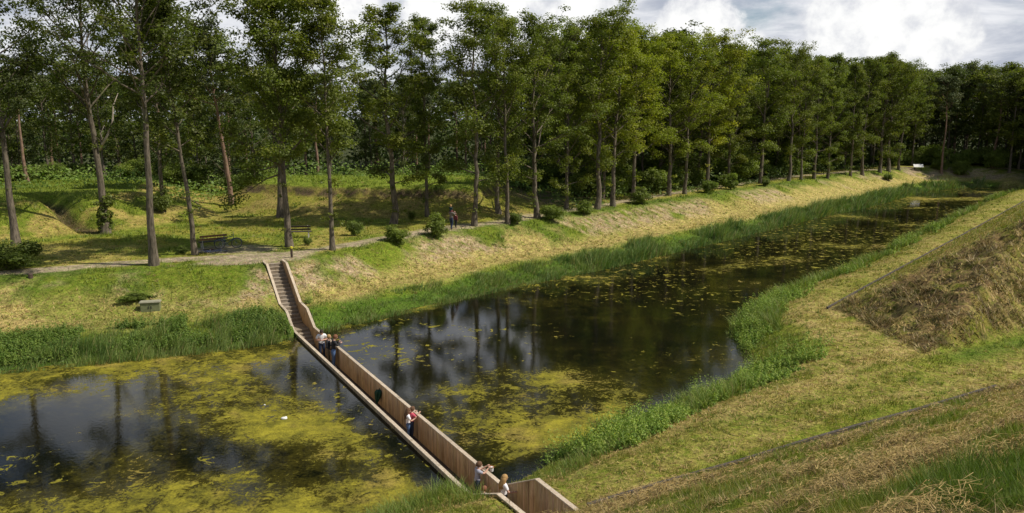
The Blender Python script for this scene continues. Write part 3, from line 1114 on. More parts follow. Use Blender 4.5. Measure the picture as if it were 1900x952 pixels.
def tufts(x, y, r, per, hmin, hmax, spread, cols, leanr=(.3, 1.3)):
    n = len(x)
    X, Y, R2 = np.repeat(x, per), np.repeat(y, per), np.repeat(r, per)
    m = len(X)
    a = RNG.random(m) * 2 * np.pi
    sp = np.repeat(spread * (.6 + .8 * RNG.random(n)), per)
    q = RNG.random(m) ** .6
    X2, Y2 = X + np.cos(a) * q * sp, Y + np.sin(a) * q * sp
    h = (hmin + (hmax - hmin) * RNG.random(m)) * np.repeat(.55 + .9 * RNG.random(n), per) * (1.1 - .5 * q)
    return blades(X2, Y2, ground_at(X2, Y2), h, np.maximum(.006, R2 * .0008), leanr[0] + (leanr[1] - leanr[0]) * RNG.random(m), cols(n, per), .5, 1, a + RNG.normal(0, .7, m))


x, y, r = plan_samples(26000, 7, 110)
wl_, dl_, dr_ = left_w(x, y)
c = ground_colour(x, y)
ok = ~inside(x, y, WPOLY) & off_bridge(x, y, .15) & (path_mask(x, y) < .2) & (hay_mask(x, y) < .3) & (RNG.random(len(x)) < .25 + .9 * sstep(fbm(x, y, .5, 3, 161), .45, .65)) & ((wl_ < .5) | (dl_ < 30))
x, y, r, c = x[ok], y[ok], r[ok], c[ok]
gr = lambda n, per: jit(np.repeat(np.where((RNG.random(n) < .68)[:, None], lerp(c, C3(.115, .185, .022) * np.ones_like(c), .7 * np.ones(n)), C3(.36, .28, .11) * np.ones_like(c)), per, 0), .3)
V, F, C = tufts(x, y, r, 16, .06, .19, .10, gr)
tag(link_mesh('tussocks', np_mesh('tussocks', V, F, M['grass'], C)), 'scattered coarse tussocks in the mown grass', 'tussocks', kind='stuff')
# clods of raked hay
x, y = RNG.uniform(16, 52, 60000), RNG.uniform(31, 74, 60000)
cl_ = fbm((x - 17) * 1.3 + .25 * y, y * .45, 1.0, 3, 171)
ok = (hay_mask(x, y) > .5) & (RNG.random(len(x)) < .05 + .85 * sstep(cl_, .46, .60)) & (RNG.random(len(x)) < np.clip((38 / np.hypot(x, y)) ** 1.5, 0, 1))
x, y = x[ok], y[ok]
r = np.hypot(x, y)
hc_ = lambda n, per: jit(np.repeat(np.array([(.32, .235, .11), (.20, .135, .06), (.15, .16, .040), (.44, .345, .18)])[RNG.integers(0, 4, n)], per, 0), .3)
V1, F1, C1 = tufts(x, y, r, 14, .10, .30, .17, hc_, (.5, 1.6))
x, y, r = plan_samples(14000, 6.5, 34, -5, 44)
u1 = (x - LINE1[0]) * L1N[0] + (y - LINE1[1]) * L1N[1]; v1 = (x - LINE1[0]) * L1D[0] + (y - LINE1[1]) * L1D[1]
sw = fbm(v1 * .5, u1 * 1.7, 1.0, 4, 72)
ok = (u1 > .3) & (sw > .55) & (RNG.random(len(x)) < .75) & (np.hypot((v1 + 2.0) / 2.7, (u1 - 12.2) / 2.7) > 1)
x, y, r = x[ok], y[ok], r[ok]
hd_ = lambda n, per: jit(np.repeat(np.array([(.30, .20, .095), (.17, .105, .05), (.085, .055, .028), (.46, .35, .18)])[RNG.integers(0, 4, n)], per, 0), .3)
V2, F2, C2 = tufts(x, y, r, 14, .05, .20, .12, hd_, (.6, 1.9))
tag(link_mesh('hay_clods', np_mesh('hay_clods', np.vstack([V1, V2]), np.vstack([F1, F2 + len(V1)]), M['straw'], np.vstack([C1, C2]))), 'raked clods of brown hay on the slopes', 'hay', kind='stuff')


def along(P, n, off0, off1, smin=None, smax=None, side=1, bias=None):
    """random points along a polyline, pushed sideways"""
    e = np.diff(P, axis=0)
    L = np.hypot(e[:, 0], e[:, 1])
    cum = np.concatenate([[0], np.cumsum(L)])
    u = RNG.random(n) * cum[-1] if bias is None else bias
    i = np.clip(np.searchsorted(cum, u) - 1, 0, len(L) - 1)
    f = (u - cum[i]) / L[i]
    nx, ny = -e[i, 1] / L[i] * side, e[i, 0] / L[i] * side
    o = off0 + (off1 - off0) * RNG.random(n)
    return P[i, 0] + e[i, 0] * f + nx * o, P[i, 1] + e[i, 1] * f + ny * o, o


# reeds along the far bank
WLv = WL[2:]
x, y, o = along(WLv, 130000, -.75, 1.9)
r = np.hypot(x, y)
keep = (RNG.random(len(x)) < np.clip((46 / r) ** 1.1, .12, 1)) & off_bridge(x, y, .25)
x, y, o, r = x[keep], y[keep], o[keep], r[keep]
s, t = to_st(x, y)
dens = fbm(x, y, .28, 3, 101)
gap = np.exp(-(s / 1 + 5.0) ** 2 / 1) * 0
ok = (dens + .25 * (o < 1.0) + .18 * (x < -12) > .42) & ~((np.abs(t) < 2.2) & (s < 0) & (RNG.random(len(x)) < .75))
x, y, o, r, dens = x[ok], y[ok], o[ok], r[ok], dens[ok]
inw = inside(x, y, WPOLY)
z = np.where(inw, -.05, Zfield(x, y))
leftp = sstep(-x, 10, 15)
h = (.22 + .75 * RNG.random(len(x)) ** 1.1) * (.45 + 1.1 * sstep(dens, .3, .62)) * (.46 + .5 * sstep(x, 0, 12) + .14 * leftp) * (.45 + 1.2 * sstep(fbm(x, y, 1.3, 2, 105), .3, .7)) * np.where(o < 1.1, 1, .65)
tone = np.clip(RNG.random(len(x)) * .6 + sstep(fbm(x, y, .8, 3, 106), .35, .65) * .6 - .1, 0, 1)[:, None]
cr = C3(.105, .185, .042) * (1 - tone) + C3(.25, .31, .085) * tone
cr = np.where((RNG.random(len(x)) < .10)[:, None], C3(.30, .25, .10), cr)
V, F, C = blades(x, y, z, h, np.maximum(.014, r * .00085), .15 + .55 * RNG.random(len(x)), jit(cr, .2), .7, 3, RNG.normal(.25, 1.0, len(x)))
tag(link_mesh('reeds', np_mesh('reeds', V, F, M['reed'], C)), 'green reeds and rushes fringing the far waterline', 'reeds', kind='stuff')

# tall grass and weeds along the near bank
WRv = WR[:21]
x, y, o = along(WRv, 120000, -.5, 2.0)
r = np.hypot(x, y)
dens = fbm(x, y, .35, 3, 111)
keep = (RNG.random(len(x)) < np.clip((30 / r) ** 1.2, .10, 1)) & off_bridge(x, y, .15)
keep &= (dens > .36) | (r < 40)
keep &= (y < 45) | ((o < 1.0 + (dens - .5) * 2) & (dens > .47))
x, y, o, r, dens = x[keep], y[keep], o[keep], r[keep], dens[keep]
inw = inside(x, y, WPOLY)
z = np.where(inw, -.05, ground_at(x, y))
nearb = sstep(-y, -25.5, -23.5)
h = (.12 + .50 * RNG.random(len(x)) ** 1.2) * (.35 + 1.2 * sstep(dens, .32, .62)) * (1 - .30 * nearb)
tone = RNG.random(len(x))[:, None]
cr = C3(.105, .175, .030) * (1 - tone) + C3(.25, .295, .06) * tone
cr = np.where((RNG.random(len(x)) < .08)[:, None], C3(.30, .23, .10), cr)
V, F, C = blades(x, y, z, h, np.maximum(.010, r * .00085), .2 + .8 * RNG.random(len(x)), jit(cr, .22), .7, 3)
tag(link_mesh('tall_grass', np_mesh('tall_grass', V, F, M['reed'], C)), 'tall green grass fringing the near waterline', 'tall grass', kind='stuff')


def leaf_quads(c, nrm, ln, wd, col, spin=None):
    """diamond leaves at centres c, lying across direction nrm"""
    n = len(c)
    nrm = nrm / np.maximum(np.linalg.norm(nrm, axis=1, keepdims=True), 1e-6)
    a = RNG.normal(size=(n, 3)) if spin is None else spin
    a = a - (a * nrm).sum(1, keepdims=True) * nrm
    a /= np.maximum(np.linalg.norm(a, axis=1, keepdims=True), 1e-6)
    b = np.cross(nrm, a)
    V = np.empty((n, 4, 3))
    V[:, 0] = c - a * ln[:, None] / 2
    V[:, 1] = c + b * wd[:, None] / 2 - a * ln[:, None] * .05
    V[:, 2] = c + a * ln[:, None] / 2
    V[:, 3] = c - b * wd[:, None] / 2 - a * ln[:, None] * .05
    return V.reshape(-1, 3), np.arange(n * 4).reshape(n, 4), np.repeat(col, 4, 0)


def forbs(n, P, o0, o1, keepf, hfun, base, name, label, cat, lpp=16, side=1):
    x, y, o = along(P, n, o0, o1, side=side)
    k = keepf(x, y, o) & off_bridge(x, y, .2)
    x, y, o = x[k], y[k], o[k]
    r = np.hypot(x, y)
    h = hfun(x, y, o)
    inw = inside(x, y, WPOLY)
    z = np.where(inw, -.05, ground_at(x, y))
    m = len(x)
    f = np.tile(np.linspace(.12, 1, lpp), m) + RNG.normal(0, .03, m * lpp)
    X, Y, Z, Hh, Rr = (np.repeat(q, lpp) for q in (x, y, z, h, r))
    lx, ly = np.repeat(RNG.normal(0, .12, m), lpp), np.repeat(RNG.normal(0, .12, m), lpp)
    a = RNG.random(m * lpp) * 2 * np.pi
    sp = (.05 + .13 * RNG.random(m * lpp)) * (1.15 - .75 * f) * (Hh / .6) ** .5
    c = np.stack([X + lx * f * Hh + np.cos(a) * sp, Y + ly * f * Hh + np.sin(a) * sp, Z + f * Hh], 1)
    nrm = np.stack([np.cos(a) * .6, np.sin(a) * .6, .8 + 0 * a], 1) + RNG.normal(0, .35, (m * lpp, 3))
    sz = np.maximum(.048 + .045 * RNG.random(m * lpp), Rr * .0014) * (1.15 - .5 * f)
    tone = np.repeat(RNG.random(m), lpp)[:, None]
    col = jit(base[0] * (1 - tone) + base[1] * tone, .25)
    V, F, C = leaf_quads(c, nrm, sz * 1.5, sz * .62, col, np.stack([np.cos(a), np.sin(a), .4 + 0 * a], 1))
    return tag(link_mesh(name, np_mesh(name, V, F, M['grass'], C)), label, cat, kind='stuff')


def wk(x, y, o):
    d = fbm(x, y, .42, 3, 121)
    return (RNG.random(len(x)) < np.clip((30 / np.hypot(x, y)) ** 1.3, .06, 1)) & (d > np.where((y > 24.5) & (y < 49), .43, .58)) & (y > 23.6) & (o < .9 + 1.7 * sstep(d, .42, .60) + 2.2 * np.exp(-np.hypot((x - 12.5) / 2.5, (y - 37.0) / 4.5) ** 2) - .6 * (y > 49))


def wh(x, y, o):
    d = fbm(x, y, .5, 3, 122)
    bastc = np.exp(-np.hypot((x - 12.6) / 2.2, (y - 38) / 5.5) ** 2)
    return (.16 + 1.0 * sstep(d, .36, .62) * RNG.random(len(x)) ** .7 + .30 * bastc * (.5 + RNG.random(len(x))) + 1.1 * RNG.random(len(x)) * np.exp(-np.hypot(x - 4.6, y - 28.3) ** 2 / 1.3) + .7 * RNG.random(len(x)) * np.exp(-np.hypot(x - 7, y - 30.2) ** 2 / .7)) * np.where(o < 1.3, 1, .65)


forbs(15000, WR[3:19], -.25, 4.6, wk, wh, (C3(.13, .22, .028), C3(.31, .39, .062)), 'leafy_weeds', 'leafy green weeds crowding the near waterline', 'weeds', 30)


def wk2(x, y, o):
    return (RNG.random(len(x)) < np.clip((48 / np.hypot(x, y)) ** 1.2, .1, 1)) & (fbm(x, y, .5, 3, 123) > .42) & (x < -11.5)


forbs(5200, WL[2:8], .2, 2.6, wk2, lambda x, y, o: .25 + .35 * RNG.random(len(x)), (C3(.09, .165, .022), C3(.19, .26, .042)), 'bank_weeds',
      'low leafy weeds above the reeds on the left bank', 'weeds', 24)

# yellow flowering weeds by the water
q = on_ground(1068, 838)
n = 300
x, y = q[0] + RNG.normal(0, .55, n), q[1] + RNG.normal(0, .45, n)
k = ~inside(x, y, WPOLY)
x, y = x[k], y[k]; n = len(x)
c = np.stack([x, y, ground_at(x, y) + .35 + .35 * RNG.random(n)], 1)
Vf, Ff, Cf = leaf_quads(c, np.tile([[0, -.3, 1.0]], (n, 1)) + RNG.normal(0, .3, (n, 3)), np.full(n, .042), np.full(n, .042), jit(np.tile(C3(.45, .42, .03), (n, 1)), .2))
Vb, Fb, Cb = blades(x, y, ground_at(x, y), c[:, 2] - ground_at(x, y), np.full(n, .012), .1 * RNG.random(n), jit(np.tile(C3(.10, .16, .02), (n, 1)), .2), .3, 3)
tag(link_mesh('flowering_weeds', np_mesh('flowering_weeds', np.vstack([Vf, Vb]), np.vstack([Ff, Fb + len(Vf)]), M['grass'], np.vstack([Cf, Cb]))),
    'yellow flowering weeds by the water near the bridge', 'weeds', kind='stuff')

# undergrowth of the wood
n = 260000
x = RNG.uniform(-95, 130, n); y = RNG.uniform(60, 185, n)
wl_, dl_, dr_ = left_w(x, y)
ok = (wl_ > .7) & ~inside(x, y, WPOLY)
edge_l = 79 + .06 * (x + 20) ** 2 * 0
openl = (x < 4) & (y < 79 + np.where(x < -28, -8, 4) - 10 * sstep(-x, 45, 70))
ok &= ~openl & (dl_ > 11.0 + 3 * (fbm(x, y, .2, 2, 131) - .5)) & (dl_ < 60)
ok &= (np.abs(np.degrees(np.arctan2(x, y))) < 44)
x, y = x[ok], y[ok]; n = len(x)
hh = sstep(fbm(x, y, .22, 3, 132), .36, .66) * 1.5 + .18
c = np.stack([x, y, Zfield(x, y) + hh * RNG.random(n) ** .7], 1)
sz = .12 + .14 * RNG.random(n)
tone = fbm(x, y, .15, 3, 133)[:, None]
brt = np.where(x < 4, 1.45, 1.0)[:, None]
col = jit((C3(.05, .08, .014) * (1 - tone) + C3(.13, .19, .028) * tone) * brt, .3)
V, F, C = leaf_quads(c, np.tile([[0, -.3, 1.0]], (n, 1)) + RNG.normal(0, .5, (n, 3)), sz * 1.5, sz, col)
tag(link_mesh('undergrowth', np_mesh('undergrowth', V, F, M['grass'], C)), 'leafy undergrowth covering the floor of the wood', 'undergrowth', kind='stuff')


# the deep wood beyond the countable trees: one mass of foliage
n = 520000
x = RNG.uniform(-130, 190, n); y = RNG.uniform(95, 235, n)
ok = np.abs(np.degrees(np.arctan2(x, y))) < 46
x, y = x[ok], y[ok]
_, dl_, dr_ = left_w(x, y)
lim = np.where(x < -27, 112 - .25 * np.clip(-x - 45, 0, 99), 128.0)
okl = (x < 5) & (y > lim) & (y < lim + 26)
okr = (x >= 5) & (dl_ > 40) & (dl_ < 66) & (dr_ > dl_)
okf = (x > 60) & (y > 160) & (y < 190)
ok = (okl | okr | okf) & ~inside(x, y, WPOLY)
x, y = x[ok], y[ok]; n = len(x)
top = np.where(x < 3, 8.5, 11.5) + 6.5 * fbm(x, y, .16, 3, 141) + 3.0 * fbm(x, y, .6, 2, 142)
zz_ = RNG.random(n) ** .9 * top
keep = fbm(x + zz_ * .7, y - zz_ * .4, .45, 3, 143) > .24
x, y, zz_ = x[keep], y[keep], zz_[keep]; n = len(x)
c = np.stack([x, y, 2.8 + zz_], 1)
tone = fbm(x + zz_, y, .35, 3, 144)[:, None]
col = jit(C3(.05, .08, .016) * (1 - tone) + C3(.105, .15, .026) * tone, .3)
sz = .34 + .30 * RNG.random(n)
V, F, C = leaf_quads(c, np.tile([[0, -.5, .8]], (n, 1)) + RNG.normal(0, .5, (n, 3)), sz * 1.4, sz, col)
tag(link_mesh('distant_wood', np_mesh('distant_wood', V, F, M['grass'], C)), 'far depth of the wood, a mass of dark foliage', 'wood', kind='stuff')
print('distant', n)


# ------------------------------------------------------------------ trees
def tube_np(pts, rad, sides, tint=1.0):
    pts = np.asarray(pts, float); n = len(pts)
    t = np.gradient(pts, axis=0)
    t /= np.maximum(np.linalg.norm(t, axis=1, keepdims=True), 1e-9)
    ref = np.where(np.abs(t[:, 2:3]) < .92, np.array([[0, 0, 1.0]]), np.array([[1.0, 0, 0]]))
    u = np.cross(t, ref); u /= np.linalg.norm(u, axis=1, keepdims=True)
    v = np.cross(t, u)
    a = np.arange(sides) * 2 * np.pi / sides
    V = pts[:, None] + (u[:, None] * np.cos(a)[None, :, None] + v[:, None] * np.sin(a)[None, :, None]) * np.asarray(rad)[:, None, None]
    F = []
    for i in range(n - 1):
        for k in range(sides):
            k2 = (k + 1) % sides
            F.append((i * sides + k, i * sides + k2, (i + 1) * sides + k2, (i + 1) * sides + k))
    return V.reshape(-1, 3), np.array(F), np.full((n * sides, 3), tint)


class TreeGeo:
    def __init__(self):
        self.w = []; self.cl = []; self.dead = []

    def tube(self, p, r, s, tint=1.0): self.w.append(tube_np(p, r, s, tint))

    def clump(self, c, r): self.cl.append((*c, r))


def pack(parts):
    V, F, C = [], [], []
    b = 0
    for v, f, c in parts:
        V.append(v); F.append(f + b); C.append(c); b += len(v)
    return np.vstack(V), np.vstack(F), np.vstack(C)


def make_tree(name, seed, h=17.0, r0=.22, cb=6.0, cw=3.0, limbs=26, leafm='oak', barkm='bark', lsize=.20, lpc=26, sec=5, fork=None, wig=.25, lean=(0, 0),
              epi=5, clr=.62, prof=None, up=1.0, extra=(), bare=0.0, flat=.58, spread_top=.55):
    rg = np.random.default_rng(seed)
    T = TreeGeo()
    k = 16
    zs = np.linspace(0, h * .96, k)
    wx = np.cumsum(rg.normal(0, wig * .18, k)) ; wy = np.cumsum(rg.normal(0, wig * .18, k))
    wx -= wx[0]; wy -= wy[0]
    tp = np.stack([wx + lean[0] * zs, wy + lean[1] * zs, zs], 1)
    rad = r0 * (1 - .90 * (zs / (h * .96)) ** .85) + .012
    rad[0] *= 1.38; rad[1] *= 1.06
    T.tube(np.vstack([tp[:1] - [0, 0, .35], tp]), np.concatenate([[rad[0] * 1.25], rad]), 9)

    def at_trunk(z):
        return np.array([np.interp(z, zs, tp[:, 0]), np.interp(z, zs, tp[:, 1]), z]), np.interp(z, zs, rad)

    stems = [(at_trunk, 1.0)]
    ga = rg.random() * 6.28
    jobs = []
    for i in range(limbs):
        f = (i + rg.random() * .7) / limbs
        z = cb + (h * .965 - cb) * f ** .92
        ga += 2.399 + rg.normal(0, .35)
        u = (z - cb) / (h - cb)
        pr = (prof or (lambda q: .62 + .55 * math.sin(math.pi * min(1, q * .85 + .08)) - .75 * q ** 3))(u)
        ln = cw * max(.22, pr) * rg.uniform(.50, 1.38)
        elv = math.radians(rg.uniform(18, 42) + 34 * u * up)
        jobs.append((z, ga, ln, elv, 0.0))
    for e in extra:
        jobs.append(e)
    for (z, az, ln, elv, droop) in jobs:
        p0, rt = at_trunk(z)
        d = np.array([math.cos(az) * math.cos(elv), math.sin(az) * math.cos(elv), math.sin(elv)])
        pts = [p0]
        for q in range(1, 6):
            g = q / 5
            bend = np.array([0, 0, (.16 * g * g * ln if not droop else -droop * g * g * ln)])
            pts.append(p0 + d * ln * g + bend + rg.normal(0, .05 * ln * g, 3) * .6)
        pts = np.array(pts)
        r1 = min(rt * .55, .016 + .019 * ln)
        T.tube(pts, r1 * (1 - .85 * np.linspace(0, 1, 6)), 5, .95)
        ns = max(2, int(round(sec * (.5 + ln / cw * .6))))
        for j in range(ns):
            g = .30 + .70 * (j + rg.random()) / ns
            pb = np.array([np.interp(g, np.linspace(0, 1, 6), pts[:, c]) for c in range(3)])
            l2 = ln * rg.uniform(.18, .40) * (1.25 - .5 * g) + .25
            dd = d + rg.normal(0, .62, 3) + np.array([0, 0, .22])
            dd /= np.linalg.norm(dd)
            pe = pb + dd * l2
            pm = (pb + pe) / 2 + rg.normal(0, .06, 3)
            T.tube([pb, pm, pe], [r1 * .30 + .004, r1 * .2 + .004, .004], 3, .9)
            if rg.random() > bare:
                T.clump(pe, clr * rg.uniform(.7, 1.2))
                if rg.random() < .7: T.clump(pm + rg.normal(0, .2, 3), clr * rg.uniform(.55, 1.0))
        T.clump(pts[-1], clr * rg.uniform(.8, 1.2))
    tp_end = at_trunk(h * .96)[0]
    for j in range(5):
        T.clump(tp_end + rg.normal(0, .35, 3), clr * .8)
    for j in range(epi):
        z = rg.uniform(.18, .98) * cb
        p0, rt = at_trunk(z)
        a = rg.random() * 6.28
        ln = rg.uniform(.25, .8)
        pe = p0 + np.array([math.cos(a) * ln, math.sin(a) * ln, .25])
        T.tube([p0, pe], [.014, .004], 3, .9)
        T.clump(pe, clr * rg.uniform(.35, .6))
    V, F, C = pack(T.w)
    trunk = np_mesh('trunk', V, F, M[barkm], C, True)
    cl = np.array(T.cl)
    per = np.maximum(6, (lpc * (cl[:, 3] / clr) ** 2).astype(int))
    ci = np.repeat(np.arange(len(cl)), per)
    n = len(ci)
    dv = rg.normal(size=(n, 3)); dv /= np.linalg.norm(dv, axis=1, keepdims=True)
    rr = rg.random(n) ** .55
    off = dv * rr[:, None] * cl[ci, 3:4] * np.array([1.05, 1.05, flat])
    cen = cl[ci, :3] + off
    nrm = dv * .45 + np.array([0, 0, .75]) + rg.normal(0, .45, (n, 3))
    sz = lsize * (.7 + .6 * rg.random(n))
    tn = (.76 + .48 * rg.random(len(cl)))[ci] * (.86 + .28 * rg.random(n))
    yel = (rg.random(len(cl)) ** 2)[ci]
    col = np.stack([tn * (1 + .25 * yel), tn * (1 + .08 * yel), tn * (1 - .2 * yel)], 1)
    V, F, C = leaf_quads(cen, nrm, sz * 1.45, sz * .95, col)
    crown = np_mesh('crown', V, F, M[leafm], C)
    return trunk, crown, h


def plant_tree(kind, proto, loc, scale, rz, label, cat='tree', group=None, sxy=None, tilt=(0, 0)):
    e = empty(kind, (loc[0], loc[1], loc[2] - .05), rz)
    sxy = sxy or scale
    e.scale = (sxy, sxy, scale)
    e.rotation_euler = (tilt[0], tilt[1], rz)
    tag(e, label, cat, group)
    link_mesh('trunk', proto[0], e)
    link_mesh('crown', proto[1], e)
    return e


OAKP = [(3.2, 3.6, 32, .74, .25), (4.6, 3.0, 24, .62, .40), (5.6, 4.2, 26, .80, .45), (3.8, 2.7, 28, .58, .30), (6.4, 3.9, 22, .70, .50), (4.2, 4.4, 30, .66, .35),
        (5.0, 3.3, 20, .82, .55), (2.8, 3.0, 34, .60, .30), (6.0, 3.5, 25, .66, .40)]
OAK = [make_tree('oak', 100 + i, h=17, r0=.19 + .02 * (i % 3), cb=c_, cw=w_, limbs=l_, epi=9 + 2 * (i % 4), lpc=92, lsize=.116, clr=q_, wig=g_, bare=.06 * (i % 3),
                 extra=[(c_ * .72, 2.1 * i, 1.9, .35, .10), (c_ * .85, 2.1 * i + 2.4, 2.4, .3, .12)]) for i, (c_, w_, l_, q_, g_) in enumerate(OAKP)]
YELLOW_OAK = [make_tree('oak', 140 + i, h=17, r0=.20, cb=4.0, cw=3.6, limbs=30, leafm='oak_bright', epi=6, lpc=95, lsize=.116, clr=.74) for i in range(2)]
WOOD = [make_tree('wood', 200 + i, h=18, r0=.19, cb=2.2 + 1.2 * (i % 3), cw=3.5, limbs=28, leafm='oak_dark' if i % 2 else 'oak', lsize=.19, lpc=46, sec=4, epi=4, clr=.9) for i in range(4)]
PINE = [make_tree('pine', 230 + i, h=16, r0=.20, cb=10.0, cw=2.9, limbs=17, leafm='pine', barkm='pine_bark', lsize=.16, lpc=60, sec=5, epi=0, clr=.68, flat=.42, up=.3,
                  prof=lambda q: .95 - .55 * q) for i in range(2)]


def shrub_mesh(seed, h, wdt, n, lsize=.13, leafm='shrub'):
    rg = np.random.default_rng(seed)
    T = TreeGeo()
    for i in range(9):
        a = rg.random() * 6.28; rr = wdt * .5 * rg.uniform(.2, 1)
        top = np.array([math.cos(a) * rr, math.sin(a) * rr, h * rg.uniform(.55, 1.0) * (1 - .35 * rr / wdt)])
        T.tube([np.array([math.cos(a) * .1, math.sin(a) * .1, -.1]), top * [.55, .55, .55], top], [.022, .014, .005], 4)
        T.clump(top, .30 * wdt * rg.uniform(.6, .95))
        for j in range(4):
            T.clump(top * rg.uniform(.35, .95) + rg.normal(0, .16 * wdt, 3) * [1, 1, .5], .26 * wdt * rg.uniform(.6, 1.0))
    V, F, C = pack(T.w)
    st = np_mesh('stems', V, F, M['bark'], C, True)
    cl = np.array(T.cl); cl[:, 2] = np.maximum(cl[:, 2], .12)
    ci = rg.integers(0, len(cl), n)
    dv = rg.normal(size=(n, 3)); dv /= np.linalg.norm(dv, axis=1, keepdims=True)
    cen = cl[ci, :3] + dv * (rg.random(n) ** .4)[:, None] * cl[ci, 3:4] * [1, 1, .8]
    cen[:, 2] = np.maximum(cen[:, 2], .03)
    nrm = dv * .6 + [0, 0, .6] + rg.normal(0, .4, (n, 3))
    sz = lsize * (.6 + .8 * rg.random(n))
    tn = (.7 + .6 * rg.random(len(cl)))[ci] * (.8 + .4 * rg.random(n))
    col = np.stack([tn * 1.02, tn, tn * .95], 1)
    V, F, C = leaf_quads(cen, nrm, sz * 1.45, sz * .85, col)
    return st, np_mesh('foliage', V, F, M[leafm], C)


SHRUB = [shrub_mesh(300 + i, 1.6, 1.5, 5200, .082) for i in range(4)]
BUSH = [shrub_mesh(320 + i, 2.6, 3.0, 9000, .125) for i in range(4)]


def plant_shrub(protos, i, loc, sc, rz, label, group=None, kind='shrub'):
    e = empty(kind, (loc[0], loc[1], loc[2] - .03), rz)
    e.scale = sc if isinstance(sc, tuple) else (sc, sc, sc)
    tag(e, label, 'shrub', group)
    p = protos[i % len(protos)]
    link_mesh('stems', p[0], e)
    link_mesh('foliage', p[1], e)
    return e


rt = random.Random(5)
ROWG = 'oaks in the row along the far bank of the moat'


def height_to(px, py, base):
    rr = ray(px, py)
    k = base[1] / rr[1]
    return EYE + k * rr[2] - base[2]


# the row along the far bank: base pixel in the photograph, crown top, prototype, label
rows = [
    ((730, 416), -2, OAK[1], 'oak with a straight bare trunk standing just behind the shrub beside the lawn path', 1.25),
    ((793, 402), 20, OAK[3], 'thin oak behind the dense shrub left of the walkers', .85),
    ((880, 419), -3, OAK[6], 'tall oak with a straight trunk just right of the walkers on the path', 1.1),
    ((925, 396), 25, OAK[2], 'oak set back in shade behind the second trunk right of the walkers', .95),
    ((942, 415), 30, OAK[4], 'oak with a shrub at its foot, second trunk right of the walkers', .9),
    ((997, 405), 32, OAK[5], 'oak with leafy sprouts on its trunk, left beside the wide round shrub', 1.1),
    ((1050, 388), 40, OAK[7], 'slender oak behind the wide round shrub of the row', .85),
    ((1108, 388), 25, OAK[2], 'oak at the left edge of the brightest yellow green crowns', 1.1),
    ((1137, 383), 38, YELLOW_OAK[0], 'oak with a yellow green crown, left of the pair of brightest crowns', 1.15),
    ((1175, 371), 48, YELLOW_OAK[1], 'oak with bright yellow green crown behind a pale leaning bush', 1.1),
    ((1240, 363), 58, YELLOW_OAK[0], 'oak with the brightest yellow crown hanging low towards the bank', 1.2),
    ((1270, 360), 70, OAK[8], 'thin oak just right of the brightest yellow crown', .9),
    ((1310, 352), 62, YELLOW_OAK[1], 'oak with a bright olive crown above a small bush on the bank', 1.1),
    ((1352, 347), 72, OAK[3], 'dull green oak in the middle of the far half of the row', 1.0),
    ((1411, 341), 70, OAK[6], 'broad oak whose crown stands highest in the far half of the row', 1.25),
    ((1463, 336), 95, OAK[2], 'oak with a bright ivy column beside its trunk in the far half of the row', .95),
    ((1486, 334), 110, OAK[4], 'slim oak right of the ivy column trunk', .85),
    ((1510, 332), 100, OAK[1], 'oak with a leaning trunk in the far half of the row', 1.0),
    ((1535, 331), 98, OAK[7], 'oak with a narrow crown third before the bare sandy bank', .9),
    ((1578, 327), 112, OAK[3], 'oak second before the grove at the far end of the row', .95),
    ((1600, 325), 104, OAK[8], 'oak right before the big grove crown at the far end of the row', 1.0),
    ((1632, 320), 100, OAK[0], 'left oak of the twin trunks at the far end of the row', 1.2),
    ((1648, 318), 103, OAK[4], 'right oak of the twin trunks at the far end of the row', 1.25),
    ((1668, 316), 118, OAK[1], 'last oak of the row, beside the gap with the white board', 1.0),
]
TREE_XY = []
for (bp, top, pr, lab, fat) in rows:
    b = on_ground(*bp)
    H_ = height_to(bp[0], top, b)
    sc = .965 * H_ / pr[2]
    plant_tree('oak_tree', pr, b, sc, rt.uniform(0, 6.28), lab, 'tree', ROWG, sc * fat, (rt.uniform(-.02, .02), rt.uniform(-.02, .02)))
    TREE_XY.append(b[:2])

# individual trees on the left lawn
b = on_ground(30, 456)
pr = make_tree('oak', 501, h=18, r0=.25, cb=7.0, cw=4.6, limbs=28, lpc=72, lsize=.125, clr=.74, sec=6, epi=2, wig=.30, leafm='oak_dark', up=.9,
               extra=[(6.6, 2.6, 5.4, 1.15, 0), (7.4, .3, 5.8, 1.12, 0)])
plant_tree('oak_tree', pr, b, 1.0, .4, 'dark forked oak at the left edge of the lawn behind the low bush', 'tree', tilt=(0, -.02))
TREE_XY.append(b[:2])
b = on_ground(197, 433)
pr = make_tree('oak', 502, h=19, r0=.29, cb=8.2, cw=5.2, limbs=32, lpc=72, lsize=.125, clr=.76, sec=6, epi=3, wig=.3, leafm='oak_dark', up=1.0,
               extra=[(9.0, 3.0, 5.6, .85, 0), (10, 2.4, 5.0, .95, 0)])
t_ = plant_tree('oak_tree', pr, b, 1.0, 0, 'oak with leafy growth round its foot and a pale dead limb on the right', 'tree')
TREE_XY.append(b[:2])
dl = MB()
dl.tube([(.1, 0, 6.2), (.8, -.1, 7.3), (1.3, -.1, 8.4), (1.35, 0, 9.4), (1.75, .1, 10.3)], [.085, .075, .06, .045, .02], 7)
dl.tube([(.45, -.05, 6.8), (.35, -.2, 7.4), (.75, -.3, 8.0)], [.045, .035, .015], 6)
dl.build('dead_limb', M['dead'], t_, True)
ivy = shrub_mesh(510, 3.2, 1.1, 1500, .14, 'oak')
link_mesh('ivy', ivy[1], t_)
b = on_ground(286, 492)
